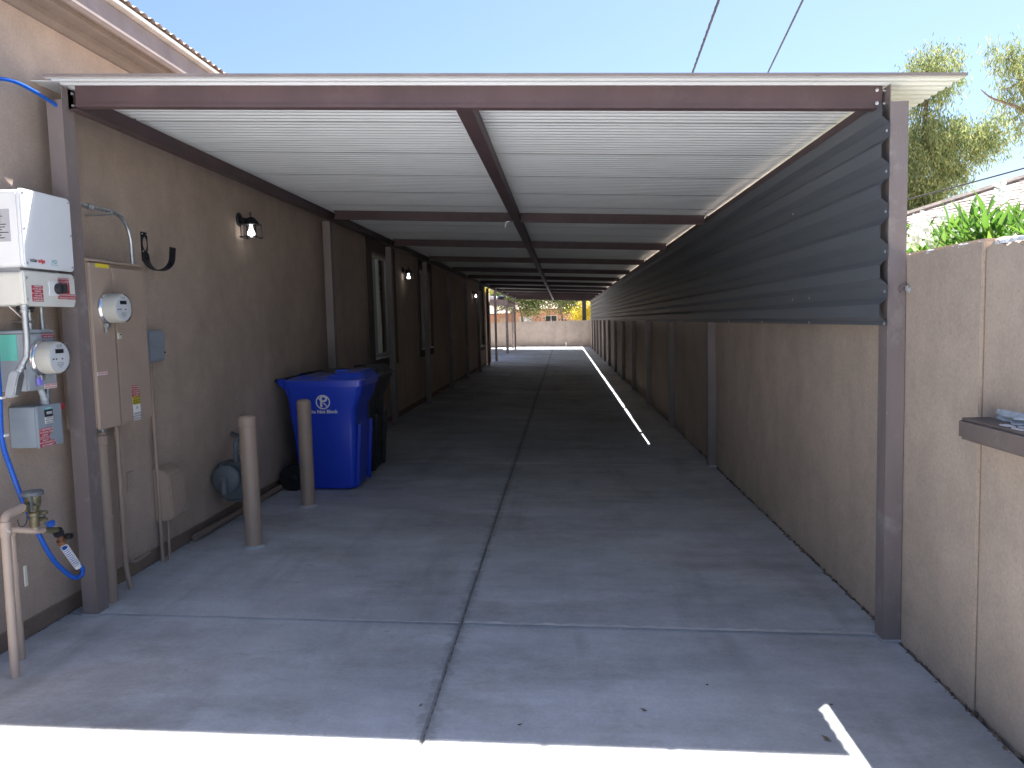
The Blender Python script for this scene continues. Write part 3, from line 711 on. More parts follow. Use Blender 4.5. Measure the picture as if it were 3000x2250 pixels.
sticker(mp, -2.532, 4.352, 4.418, 1.238, 1.276, 'red', ['WARNING', 'DUAL POWER', 'SOURCE'])
sticker(mp, -2.532, 4.346, 4.428, 1.212, 1.237, 'red', ['SOLAR PV BREAKER', 'BACKFED'])
sticker(mp, -2.532, 4.350, 4.426, 1.165, 1.211, 'yellow', ['SOLAR PV SYSTEM', 'EQUIPPED WITH', 'RAPID SHUTDOWN'], 'ink')
s = sticker(mp, -2.532, 4.350, 4.426, 1.072, 1.164, 'labelw', ['', '', '', 'TURN RAPID', 'SHUTDOWN', 'SWITCH OFF'], 'ink')
MB().prism([(4.372, 1.138), (4.388, 1.156), (4.404, 1.138)], 'x', -2.5308, -2.5300).build('house_mark', 'labelg', s)
MB().prism([(4.380, 1.142), (4.398, 1.142), (4.389, 1.132)], 'x', -2.5298, -2.5294).build('yellow_mark', 'yellow', s)
MB().box(-2.59, -2.545, 4.06, 4.10, 1.040, 1.066).build('bottom_latch', 'galv', mp, bevel=.003)

# pipes below the panel
def vpipe(name, pts, r, label, mat='pipe', coup=(), cat='pipe', n=14):
    o = thing(name, pts[-1], label, cat)
    MB().tube(pts, r, n).build('pipe', mat, o, smooth=True)
    for (p, h) in coup:
        MB().lathe([(r, -h), (r*1.14, -h*.92), (r*1.14, h*.92), (r, h)], p, 'z', n).build('coupling', mat, o, smooth=True)
    return o
vpipe('riser_pipe', [(-2.622, 4.145, 1.066), (-2.622, 4.145, fz(-2.62) - .01)], .041, 'thick brown painted riser pipe under the service panel', coup=[((-2.622, 4.145, .99), .028), ((-2.622, 4.145, .55), .008)])
vpipe('slim_pipe', [(-2.632, 4.33, 1.066), (-2.632, 4.33, .22), (-2.626, 4.334, .14), (-2.618, 4.352, fz(-2.6)-.01)], .0155, 'slim brown pipe from the service panel, kicked out at its foot', coup=[((-2.632, 4.33, 1.0), .022)])
vpipe('thin_cable_pipe', spline([(-2.64, 4.38, 1.066), (-2.645, 4.385, .6), (-2.655, 4.40, .27), (-2.665, 4.46, .185), (-2.69, 4.60, .165), (-2.715, 4.74, .16)]), .0095, 'thin brown cable pipe curving along the wall foot below the service panel', n=8)
tb = thing('telephone_box', (WX, 4.89, 1.39), 'small grey utility box beside the tall brown service panel', 'utility box')
wbox(4.802, 4.980, 1.392, 1.600, -2.728, -2.668, .01).build('housing', 'boxgrey2', tb, bevel=.004)
MB().prism([(-2.668, 1.395), (-2.650, 1.405), (-2.646, 1.585), (-2.668, 1.598)], 'y', 4.806, 4.976).build('cover', 'boxgrey2', tb, bevel=.006)
MB().lathe([(.007, 0), (.007, .003)], (-2.647, 4.965, 1.45), 'x', 10).build('cover_lock', 'ink', tb)
lettering('Telephone', .03, lambda a, b2: (-2.6455, 4.885 + a, 1.505 + b2), 'boxgrey', tb)
vpipe('telephone_conduit', [(-2.695, 4.862, 1.40), (-2.695, 4.862, fz(-2.7)-.01)], .0125, 'thin brown conduit dropping from the small grey utility box', coup=[((-2.695, 4.862, 1.36), .014)])
nid = thing('cable_box', (WX, 4.95, .33), 'brown plastic cable box low on the wall with sloped lid', 'utility box')
MB().prism([(-2.729, .325), (-2.628, .335), (-2.604, .362), (-2.616, .640), (-2.650, .668), (-2.729, .690)], 'y', 4.862, 5.062).build('cover', 'brownbox', nid, bevel=.008)
MB().lathe([(.008, 0), (.008, .008), (.003, .009)], (-2.606, 5.03, .395), 'x', 8).build('cover_screw', 'galv', nid, smooth=True)
vpipe('cable_box_pipe', [(-2.672, 4.915, .34), (-2.672, 4.915, .20), (-2.672, 4.905, fz(-2.67)-.01)], .0095, 'short thin pipe under the brown cable box', coup=[((-2.672, 4.914, .20), .012)])
o = MB().box(WX-.002, WX+.008, 4.56, 4.63, .60, .72).build('wall_blank_plate', 'stucco', None, bevel=.002); tag(o, 'small painted blank plate set in the wall below the service panel', 'cover plate')

# hanger hook
hk = thing('hose_hanger', (WX, 4.94, 1.99), 'black metal strap hanger hook screwed to the wall', 'hook')
mb = MB(); w0, w1 = 4.902, 4.978
mb.prism(rrect(w0, w1, 2.05, 2.24, .006), 'x', WX+.001, WX+.006); mb.build('plate', 'blackm', hk)
path = [(WX+.006, 2.10), (WX+.008, 2.06)] + [( -2.632 + .092*math.cos(R(a)), 2.078 + .092*math.sin(R(a))) for a in range(195, 361, 15)] + [(-2.538, 2.10), (-2.534, 2.135)]
mb = MB(); th = .005; vs = []
for i, (x, z) in enumerate(path):
    a, b2 = path[max(i-1, 0)], path[min(i+1, len(path)-1)]; d = Vector((b2[0]-a[0], b2[1]-a[1])).normalized(); nx, nz = -d.y*th, d.x*th
    vs += [(x, w0, z), (x, w1, z), (x+nx, w1, z+nz), (x+nx, w0, z+nz)]
n = len(path)
mb.add(vs, [(4*i+j, 4*i+(j+1) % 4, 4*i+4+(j+1) % 4, 4*i+4+j) for i in range(n-1) for j in range(4)] + [(3,2,1,0), tuple(4*(n-1)+j for j in range(4))])
mb.build('strap', 'blackm', hk, smooth=True)
ov = [(4.940 + .018*math.cos(a)*(1 + .25*math.cos(2*a)), 2.165 + .045*math.sin(a)) for a in [2*math.pi*k/20 for k in range(20)]]
MB().prism(ov, 'x', WX+.006, WX+.0068).build('cutout', 'stucco', hk)
for (y, z) in ((4.913, 2.228), (4.968, 2.228), (4.913, 2.115), (4.968, 2.115)):
    MB().lathe([(.006, 0), (.005, .004), (.001, .005)], (WX+.006, y, z), 'x', 8).build('screw', 'zinc', hk, smooth=True)

# ------------------------------------------------------------------ lanterns
def lantern(y, z, label):
    o = thing('wall_lantern', (WX, y, z), label, 'wall lamp', 'lit lanterns along the house wall')
    cx = -2.625; H = .062
    MB().lathe([(.056, 0), (.060, .006), (.054, .016), (.030, .022), (.022, .030)], (WX, y, z + .085), 'x', 20).build('back_plate', 'blackm', o, smooth=True)
    MB().tube([(WX+.02, y, z+.085), (WX+.05, y, z+.085), (cx, y, z+.075)], .014, 8).build('arm', 'blackm', o, smooth=True)
    mb = MB().prism(rrect(-.070, .070, -.070, .070, .004, 1), 'z', z+.036, z+.044); n = 20
    mb.warp(lambda x, yy, zz: (cx + x, y + yy, zz)); mb.build('roof_plate', 'blackm', o)
    rb = MB().lathe([(.075, .044), (.058, .068), (.034, .094), (.014, .104), (.004, .108)], (cx, y, z), 'z', 4).build('roof', 'blackm', o)
    MB().tube(arc((y, z+.128), .016, -90, 270, 14, 'yz', cx), .0035, 6).build('finial_ring', 'blackm', rb, smooth=True)
    mb = MB()
    for sx in (-1, 1):
        for sy in (-1, 1): mb.box(cx+sx*H-.004, cx+sx*H+.004, y+sy*H-.004, y+sy*H+.004, z-.072, z+.036)
    for s in (-1, 1):
        mb.box(cx-.078, cx+.078, y+s*H-.004, y+s*H+.004, z-.068, z-.060); mb.box(cx+s*H-.004, cx+s*H+.004, y-.078, y+.078, z-.076, z-.068)
    mb.build('cage', 'blackm', o)
    MB().lathe([(.012, .036), (.016, .0), (.028, -.022), (.031, -.036), (.026, -.052), (.012, -.062), (.001, -.064)], (cx, y, z), 'z', 16).build('bulb', 'bulb', o, smooth=True)
lantern(6.47, 2.432, 'lit black wall lantern above the two bollards')
lantern(13.2, 2.425, 'lit black wall lantern between the two nearest windows')
lantern(23.5, 2.405, 'lit black wall lantern deep in the carport before the last window')

# ------------------------------------------------------------------ gas meter, bollards, drain
gm = thing('gas_meter', (-2.62, 5.75, .2), 'grey gas meter with a round regulator disc behind the bollard', 'gas meter')
MB().lathe([(.045, .028), (.100, .022), (.108, .008), (.108, -.010), (.100, -.016), (.070, -.030), (.030, -.036), (.026, -.050), (.001, -.052)], (-2.590, 5.65, .45), 'y', 28).build('regulator_disc', 'gas', gm, smooth=True)
mb = MB()
for k in range(10):
    a = 2*math.pi*k/10; mb.lathe([(.006, -.018), (.006, -.010), (.004, .0)], (-2.59 + .099*math.cos(a), 5.65, .45 + .099*math.sin(a)), 'y', 6)
mb.build('rim_bolts', 'gas', gm)
MB().tube([(-2.588, 5.605, .44), (-2.588, 5.600, .40), (-2.588, 5.603, .345)], [.024, .026, .024], 10).build('vent_spout', 'gas', gm, smooth=True)
MB().box(-2.67, -2.45, 5.70, 5.92, .255, .52).build('meter_body', 'gas', gm, bevel=.03, seg=3)
MB().box(-2.68, -2.44, 5.72, 5.90, .52, .56).build('meter_top', 'gas', gm, bevel=.01)
MB().tube([(-2.56, 5.78, .55), (-2.56, 5.78, .68)] + arc((5.83, .68), .05, 180, 90, 5, 'yz', -2.56) + [(-2.60, 5.95, .73), (-2.74, 6.12, .735)], .020, 10).build('inlet_pipe', 'gas', gm, smooth=True)
MB().lathe([(.028, -.018), (.030, 0), (.028, .018)], (-2.56, 5.78, .60), 'z', 6).build('union_nut', 'gas', gm)
MB().tube([(-2.60, 5.68, .45), (-2.62, 5.80, .45)], .03, 10).build('neck', 'gas', gm, smooth=True)
MB().box(-2.452, -2.449, 5.74, 5.80, .36, .46).build('meter_tag', 'labelw', gm)
for (x, y, h, lab) in ((-2.225, 5.24, .945, 'painted steel bollard standing in front of the round gas regulator'), (-2.228, 6.43, .932, 'painted steel bollard standing in front of the blue bin')):
    b0 = thing('bollard', (x, y, fz(x)), lab, 'bollard', 'bollards guarding the gas meter')
    MB().lathe([(.0595, -.02), (.0595, h-.085)], (x, y, fz(x)), 'z', 28).build('pipe', 'boll', b0, smooth=True)
    MB().lathe([(.0605, h-.086), (.0615, h-.084), (.0615, h-.030), (.055, h-.014), (.040, h-.004), (.015, h)], (x, y, fz(x)), 'z', 28).build('cap', 'boll', b0, smooth=True)
    MB().lathe([(.085, -.004), (.080, .004), (.066, .012), (.060, .016)], (x, y, fz(x)), 'z', 16).build('grout_collar', 'concrete', b0, smooth=True)
dp = MB().tube([(-2.700, 5.33, .085), (-2.700, 8.2, .085)], .028, 12).build('drain_pipe', 'stem', None, smooth=True)
tag(dp, 'dark drain pipe lying along the wall foot behind the bollards', 'pipe')
o = MB().tube(spline([(-2.70, 16.4, .12), (-2.68, 17.2, .075), (-2.69, 18.6, .09), (-2.70, 19.6, .10), (-2.71, 19.75, .14), (-2.715, 19.75, .42)]), .009, 7).build('condensate_line', 'pvc', None, smooth=True)
tag(o, 'thin pale line running along the wall foot deep in the carport', 'pipe')

# ------------------------------------------------------------------ bins
def bin_(x0, y0, label, body, lid, deco):
    o = thing('wheeled_bin', (x0, y0, fz(x0)), label, 'bin'); zb = fz(x0)
    Zs = [.015, .05, .30, .55, .70, .80, 1.00]
    # (back, front, near side, far side) for each height; lower half is waisted below a slanting shoulder
    sec = [(-.275, .250, .075, .565), (-.285, .262, .068, .575), (-.300, .275, .055, .590), (-.315, .288, .042, .603), (-.322, .292, .044, .606), (-.330, .355, .016, .632), (-.345, .372, .0, .650)]
    mb = MB(); n = None; rings = []
    for z, (a, b2, c, d) in zip(Zs, sec):
        pts = rrect(x0+a, x0+b2, y0+c, y0+d, .055, 5); n = len(pts)
        ring = []
        for (px, py) in pts:
            zz = z
            if z in (.70, .80):
                zz = z + .10 * max(-1., min(1., (px - (x0 + .15)) / .18)) + (.0 if py < y0 + .3 else .0)
            ring.append((px, py, zb + zz))
        rings.append(ring)
    vs = [p for r in rings for p in r]; k = len(rings)
    mb.add(vs, [(i*n+j, i*n+(j+1) % n, (i+1)*n+(j+1) % n, (i+1)*n+j) for i in range(k-1) for j in range(n)] + [tuple(range(n))[::-1]])
    mb.build('body', body, o, smooth=True)
    rp = rrect(x0-.372, x0+.385, y0-.016, y0+.666, .05, 5)
    MB().prism(rp, 'z', zb+.985, zb+1.035).build('rim', body, o, bevel=.006)
    def lf(u, v):
        X = x0 - .385 + .79*u; Y = y0 - .022 + .694*v
        e = min(1, min(v, 1-v)/.13) * min(1, min(u, 1-u)/.09); e = e*e*(3-2*e)
        hump = .030*math.exp(-((u-.27)/.15)**2) + .062*(1/(1+math.exp(-(u-.55)*22)))
        return (X, Y, zb + 1.046 + e*(.018 + hump*(.55+.45*min(1, min(v, 1-v)/.25))))
    l = MB().grid(lf, 44, 26).build('lid', lid, o, smooth=True)
    MB().prism(rrect(x0-.385, x0+.405, y0-.022, y0+.672, .05, 5), 'z', zb+1.036, zb+1.0465).build('lid_edge', lid, l)
    MB().tube([(x0+.12, y0+.10, zb+1.08), (x0+.12, y0+.09, zb+1.125), (x0+.13, y0+.09, zb+1.13), (x0+.22, y0+.09, zb+1.13), (x0+.23, y0+.09, zb+1.12), (x0+.23, y0+.10, zb+1.08)], .010, 6).build('lid_handle', lid, l, smooth=True)
    MB().tube([(x0-.435, y0+.02, zb+1.05), (x0-.435, y0+.64, zb+1.05)], .017, 10).build('handle_bar', 'black', o, smooth=True)
    for yy in (.03, .60): MB().prism([(x0-.44, zb+1.065), (x0-.34, zb+1.06), (x0-.33, zb+.86), (x0-.36, zb+.96), (x0-.445, zb+1.035)], 'y', y0+yy, y0+yy+.03).build('handle_bracket', body, o, bevel=.004)
    for (ya, yb) in ((.012, .062), (.585, .635)):
        wh = MB().lathe([(.06, ya), (.118, ya), (.128, ya+.010), (.128, yb-.010), (.118, yb), (.06, yb)], (x0-.325, y0, zb+.128), 'y', 24).build('wheel', 'black', o, smooth=True)
        MB().lathe([(.03, ya-.004), (.055, ya+.004), (.055, yb-.004), (.03, yb+.002)], (x0-.325, y0, zb+.128), 'y', 14).build('hub', 'black', wh, smooth=True)
    MB().tube([(x0-.325, y0+.06, zb+.128), (x0-.325, y0+.59, zb+.128)], .012, 8).build('axle', 'galv', o, smooth=True)
    for yy in (.10, .53): MB().box(x0+.255, x0+.284, y0+yy, y0+yy+.05, zb+.02, zb+.62).warp(lambda x, y, z: (x + (z-zb-.02)*.075, y, z)).build('front_rib', body, o, bevel=.008)
    if deco:
        side = lambda z: y0 + .0 + (.016) * max(0, min(1, (1.0 - (z - zb)) / .20)) - .0025 if z - zb > .80 else y0 + .016 + .020*(.80-(z-zb))/.10 - .0025
        cx, cz = x0 + .005, zb + .845
        def dec(a, b2): return (cx + a, y0 + .004, cz + b2)
        tilt = lambda a, b2: (cx + a, y0 + .016*(.155 - b2)/.28 - .0045, cz + b2)
        mb = MB(); N = 36; vs = []
        for k in range(N):
            an = 2*math.pi*k/N
            for r_ in (.068, .057): vs.append(tilt(r_*math.cos(an), r_*math.sin(an)))
        mb.add(vs, [(2*k, 2*k+1, (2*k+3) % (2*N), (2*k+2) % (2*N)) for k in range(N)])
        for (p, q) in (((-.044, .040), (-.020, .016)), ((.004, -.008), (.042, -.046))):
            d = (Vector((q[0]-p[0], q[1]-p[1]))).normalized(); e = Vector((-d.y, d.x))*.0055
            mb.add([tilt(p[0]+e.x, p[1]+e.y), tilt(q[0]+e.x, q[1]+e.y), tilt(q[0]-e.x, q[1]-e.y), tilt(p[0]-e.x, p[1]-e.y)], [(0,1,2,3)])
        mb.build('no_parking_mark', 'labelw', o, fixn=False)
        lettering('P', .155, lambda a, b2: tilt(a + .004, b2 + .002), 'labelw', o, bold=.0025)
        lettering('Do Not Block', .046, lambda a, b2: tilt(a, b2 - .092), 'labelw', o, bold=.0016)
    return o
bin_(-2.245, 6.99, 'blue wheeled bin marked Do Not Block beside the wall', 'binblue', 'binlid', True)
bin_(-2.275, 7.76, 'black wheeled bin behind the blue bin', 'binblk', 'blacklid', False)

# ------------------------------------------------------------------ backflow preventer and hoses
BX = -2.50
bf = thing('backflow_preventer', (BX, 3.3, 0), 'old brass backflow preventer on tan painted plastic pipes', 'water valve')
def bt(name, pts, r, mat, n=12): return MB().tube(pts, r, n).build(name, mat, bf, smooth=True)
z0 = fz(BX) - .01
bt('supply_pipe', [(BX, 3.205, z0), (BX, 3.215, .75)] + arc((3.247, .762), .03, 180, 95, 5, 'yz', BX) + [(BX, 3.335, .800)], .0195, 'pvc', 14)
MB().tube([(BX, 3.215, .70), (BX, 3.215, .765)], .024, 14).build('elbow_socket', 'pvc', bf, smooth=True)
bt('outlet_riser', [(-2.60, 3.385, fz(-2.6)-.01), (-2.60, 3.385, .685)], .0165, 'pvc', 12)
bt('riser_sleeve', [(-2.60, 3.385, .46), (-2.60, 3.385, .53)], .0195, 'pvc', 12)
bt('cross_pipe', [(-2.62, 3.20, .715), (-2.60, 3.32, .700), (-2.56, 3.36, .690), (BX, 3.40, .672), (BX, 3.46, .660)], .0150, 'pvc', 12)
bt('tee', [(-2.60, 3.385, .660), (-2.59, 3.37, .706)], .021, 'pvc', 10)
bt('valve_stem_pipe', [(BX, 3.405, .665), (BX, 3.405, .735)], .0145, 'pvc', 10)
MB().lathe([(.018, 0), (.022, .006), (.020, .05), (.026, .055), (.026, .07), (.020, .075), (.030, .10), (.034, .12), (.034, .15)], (BX, 3.405, .690), 'z', 18).build('valve_body', 'brass', bf, smooth=True)
bt('inlet_valve', [(BX, 3.33, .795), (BX, 3.36, .795), (BX, 3.41, .79)], .021, 'brass')
MB().lathe([(.038, 0), (.046, .004), (.046, .020), (.040, .026), (.012, .030)], (BX, 3.405, .838), 'z', 22).build('hood', 'gas', bf, smooth=True)
for (y, z) in ((3.37, .795), (3.435, .752), (3.43, .72)):
    MB().tube([(BX+.01, y, z), (BX+.045, y, z)], [.012, .008], 8).build('test_cock', 'brass', bf, smooth=True)
MB().box(BX+.02, BX+.028, 3.355, 3.372, .775, .845).build('lever', 'gas', bf, bevel=.002)
MB().box(BX+.02, BX+.028, 3.435, 3.450, .69, .76).build('lever', 'gas', bf, bevel=.002)
bt('hose_bib', [(BX, 3.46, .660), (BX, 3.51, .645), (BX+.01, 3.545, .635)], [.013, .016, .013], 'brass')
MB().box(BX-.006, BX+.018, 3.488, 3.528, .664, .692).build('bib_handle', 'blueplas', bf, bevel=.004)
bt('tag_ring', arc((3.30, .75), .03, 160, 380, 12, 'yz', BX+.02), .002, 'black', 6)
MB().box(-2.575, -2.57, 3.405, 3.425, .40, .50).build('inspection_tag', 'meter', bf, bevel=.001)
hs = thing('garden_hose', (-2.52, 3.6, .36), 'bright blue garden hose screwed to the brass valve with coiled spring end', 'hose')
MB().tube(spline([(-2.655, 3.455, 1.72), (-2.66, 3.455, 1.35), (-2.655, 3.44, 1.10), (-2.62, 3.44, .95), (-2.585, 3.455, .80), (-2.55, 3.48, .66), (-2.53, 3.545, .50), (-2.515, 3.62, .40), (-2.505, 3.675, .352), (-2.495, 3.715, .355), (-2.49, 3.715, .385), (-2.495, 3.695, .415), (-2.50, 3.66, .45), (-2.50, 3.605, .53)], 10), .0115, 12).build('tube', 'hose', hs, smooth=True)
pts = []
a, b2 = Vector((-2.50, 3.602, .535)), Vector((-2.497, 3.682, .418)); ax = (b2-a).normalized(); u = ax.orthogonal().normalized(); v = ax.cross(u)
for k in range(12*11 + 1):
    an = 2*math.pi*k/12; pts.append(a + (b2-a)*(k/(12*11)) + (u*math.cos(an) + v*math.sin(an)) * .0165)
MB().tube(pts, .0032, 5).build('spring_guard', 'labelw', hs, smooth=True)
MB().tube([b2 - ax*.004, b2 + ax*.018], .0175, 12).build('spring_collar', 'labelw', hs, smooth=True)
MB().tube([(BX+.01, 3.545, .635), (BX+.008, 3.56, .61)], .0245, 12).build('black_coupling', 'black', hs, bevel=.002)
MB().tube([(BX+.008, 3.56, .61), (BX+.004, 3.575, .58)], .015, 10).build('copper_nipple', 'copper', hs, smooth=True)
MB().tube([(BX+.004, 3.575, .578), (BX+.002, 3.585, .556)], .021, 12).build('hex_nut', 'copper', hs, bevel=.002)
MB().box(BX+.0, BX+.04, 3.59, 3.625, .575, .60).build('shutoff_lever', 'black', hs, bevel=.004)
for zz in (1.30, 1.12): MB().box(-2.70, -2.64, 3.44, 3.47, zz-.006, zz+.006).build('clip', 'labelw', hs, bevel=.002)
o = MB().tube(spline([(-2.70, 3.20, 2.55), (-2.64, 3.40, 2.74), (-2.61, 3.54, 2.79), (-2.60, 3.65, 2.805), (-2.595, 3.78, 2.795), (-2.588, 3.875, 2.778), (-2.585, 3.93, 2.765)], 8), .0095, 10).build('blue_tube', 'hose', None, smooth=True)
tag(o, 'bright blue water tube arching into the top of the carport post', 'tube')

# ------------------------------------------------------------------ overhead wires
def wire(p, q, r, lab, twist=True, sag=.25):
    p, q = Vector(p), Vector(q); n = 60; base = []
    for k in range(n+1):
        t_ = k/n; v_ = p.lerp(q, t_); v_.z -= sag*4*t_*(1-t_); base.append(v_)
    o = thing('overhead_wire', base[0], lab, 'wire')
    MB().tube(base, r, 6).build('conductor', 'cable', o, smooth=True)
    if twist:
        pts = []; N = 1400
        for k in range(N+1):
            t_ = k/N; v_ = p.lerp(q, t_); v_.z -= sag*4*t_*(1-t_); an = k*.7
            pts.append(v_ + Vector((math.cos(an), 0, math.sin(an)))*r*.5)
        MB().tube(pts, r*.8, 5).build('wrapped_strand', 'cable', o, smooth=True)
def ext(p, q, y0, y1):
    p, q = Vector(p), Vector(q); f = lambda y: p.lerp(q, (y - p.y)/(q.y - p.y)); return f(y0), f(y1)
a, b2 = ext((1.08, 4.07, 3.88), (1.327, 8, 3.98), -2, 26); wire(a, b2, .0095, 'twisted black service wire crossing the sky above the carport', True, 0)
a, b2 = ext((1.51, 4.02, 3.74), (2.06, 8, 3.95), -2, 26); wire(a, b2, .0075, 'single thin dark wire beside the twisted service wire', False, 0)
wire((5.2, 3.2, 3.05), (4.2, 11.5, 3.02), .008, 'dark cable strung in front of the neighbour shingle roof', False, .05)

# ------------------------------------------------------------------ neighbour house with shingle roof
nh = thing('neighbour_house', (9, 12, 0), 'neighbour house with tan shingle roof behind the boundary wall', 'house')
e_ = Vector((-.44, .898, 0)); p_ = Vector((.898, .44, 0)); sl_ = .36
o_ = Vector((4.25, 8.6, 2.42))
def RP(u, v, h=0): q = o_ + e_*u + p_*v; return (q.x, q.y, q.z + sl_*v + h)
def hip(v): return 2.6 - .80*v
mb = MB(); nv = 34; cw = .16
for k in range(nv):
    v0, v1 = k*cw - .3, (k+1)*cw - .3 + .02
    ua, ub = -14, hip((v0+v1)/2)
    mb.add([RP(ua, v0, .014), RP(ub, v0, .014), RP(ub, v1, .004), RP(ua, v1, .004), RP(ua, v0, -.01), RP(ub, v0, -.01)], [(0,1,2,3), (4,5,1,0)])
    u = ua + random.uniform(0, .3)
    while u < ub - .3:
        wv = random.uniform(.16, .34); h = random.uniform(.001, .004)
        mb.add([RP(u, v0-.002, .014+h), RP(u+wv, v0-.002, .014+h), RP(u+wv, v1, .006+h), RP(u, v1, .006+h), RP(u, v0-.004, .0), RP(u+wv, v0-.004, .0)], [(0,1,2,3), (4,5,1,0)])
        u += wv + random.uniform(.0, .25)
mb.build('shingles', 'shingle', nh, kind='stuff', fixn=False)
vs = [RP(-14, -.3, -.03), RP(hip(-.3), -.3, -.03), RP(hip(5.1), 5.1, -.03), RP(-14, 5.1, -.03)]
MB().add(vs + [(x, y, z-.12) for x, y, z in vs], [(0,1,2,3), (7,6,5,4), (0,4,5,1), (1,5,6,2), (2,6,7,3), (3,7,4,0)]).build('roof_deck', 'fascia', nh)
MB().tube([RP(hip(-.3), -.3, .02), RP(hip(5.1), 5.1, .02)], .05, 6).build('hip_cap', 'shingle', nh)
A, B, Cc, D_ = RP(-14, .3), RP(1.8, .3), RP(-.8, 4.6), RP(-14, 4.6)
MB().add([(q[0], q[1], -.1) for q in (A, B, Cc, D_)] + [(A[0], A[1], 2.35), (B[0], B[1], 2.35), (Cc[0], Cc[1], 2.4), (D_[0], D_[1], 2.4)], [(0,1,5,4), (1,2,6,5), (2,3,7,6), (3,0,4,7), (4,5,6,7)]).build('wall', 'stucco_r', nh)

# ------------------------------------------------------------------ far yard beyond the back wall
ph = thing('pink_house', (-4, 60, 0), 'salmon pink neighbour house seen over the back wall', 'house')
mb = MB(); mb.box(-12, -3.6, 61.5, 70, -.1, 2.15).box(-3.6, 5.5, 60, 70, -.1, 2.36); mb.build('wall', 'pink', ph)
MB().prism([(59.4, 2.40), (59.4, 2.46), (65, 3.7), (70.5, 2.46), (70.5, 2.40)], 'x', -3.9, 6).build('roof', 'roofn', ph)
MB().prism([(60.9, 2.16), (60.9, 2.22), (65, 3.35), (70.4, 2.22), (70.4, 2.16)], 'x', -12.4, -3.95).build('porch_roof', 'roofn', ph)
MB().box(-3.92, 6.02, 59.36, 59.40, 2.37, 2.48).build('fascia', 'pinkf', ph)
MB().box(-12.4, -3.96, 60.86, 60.90, 2.12, 2.23).build('fascia', 'pinkf', ph)
wn = MB().box(-1.36, -.40, 59.94, 60.01, 1.10, 1.95).build('window', 'labelw', ph)
MB().box(-1.31, -.91, 59.92, 59.945, 1.14, 1.91).build('pane', 'darkglass', wn); MB().box(-.86, -.45, 59.92, 59.945, 1.14, 1.91).build('pane', 'darkglass', wn)
dg = MB().box(-3.42, -2.30, 59.93, 60.01, .0, 1.95).build('panel_door', 'roofn', ph)
MB().box(-3.32, -2.40, 59.92, 59.935, 1.42, 1.85).build('door_panel', 'labelg', dg)
MB().prism([(-3.02, 1.63), (-2.86, 1.72), (-2.70, 1.63), (-2.86, 1.54)], 'y', 59.90, 59.925).build('diamond', 'labelw', dg)
MB().box(-5.0, -4.35, 61.45, 61.51, .0, 1.9).build('door', 'roofn', ph)
for (x, z, r, lab) in ((-1.36, 1.47, .33, 'larger dark ring showing above the back wall'), (.00, 1.36, .30, 'smaller dark ring showing low above the back wall')):
    o = thing('metal_ring', (x, 46.9, -.1), lab, 'ring')
    MB().tube(arc((x, z), r, 0, 360, 28, 'xz', 46.9), .018, 6, False).build('hoop', 'blackm', o, smooth=True)
    MB().tube([(x, 46.9, -.1), (x, 46.9, z + .28)], .015, 6).build('stake', 'blackm', o, smooth=True)
o = MB().prism([(1.19, 46.42), (1.42, 46.42), (1.42, 46.56), (1.19, 46.56)], 'z', -.1, 3.3).build('steel_post', 'blackm', None, bevel=.01); tag(o, 'dark steel post standing behind the back wall by the cladding end', 'post')
pg = thing('pergola', (-4.6, 38, 0), 'brown timber pergola beyond the house with stored things on its roof', 'pergola')
for (x, y) in ((-2.64, 36.6), (-2.88, 44.6), (-6.4, 36.6), (-6.4, 44.6)): MB().box(x-.06, x+.06, y-.06, y+.06, 0, 2.32).build('post', 'lumber', pg, bevel=.008)
for x in (-2.64, -6.4): MB().box(x-.04, x+.04, 36.66, 44.9, 2.32, 2.50).build('edge_beam', 'lumber', pg, bevel=.006)
for k in range(9): MB().box(-6.9, -2.58, 36.5+k*1.0, 36.56+k*1.0, 2.50 if k else 2.34, 2.60).build('rafter', 'lumber', pg, bevel=.004)
MB().box(-6.9, -2.60, 36.4, 44.9, 2.601, 2.625).build('deck_board', 'lumber', pg)
MB().prism([(-2.70, 2.24), (-2.70, 2.18), (-3.25, 2.02), (-3.25, 2.08)], 'y', 36.56, 36.64).build('knee_brace', 'lumber', pg)
mb = MB().prism(rrect(-3.75, -3.10, 2.626, 2.80, .06), 'y', 36.6, 38.0); o = mb.build('folded_tarp', 'labelw', None, bevel=.03); tag(o, 'folded white tarp lying on the pergola roof', 'tarp')
mb = MB().lathe([(.14, 0), (.20, .06), (.18, .16), (.08, .20)], (-2.92, 37.0, 2.626), 'z', 10); o = mb.build('dark_sack', 'black', None, smooth=True); tag(o, 'dark sack lying on the pergola roof beside the tarp', 'sack')

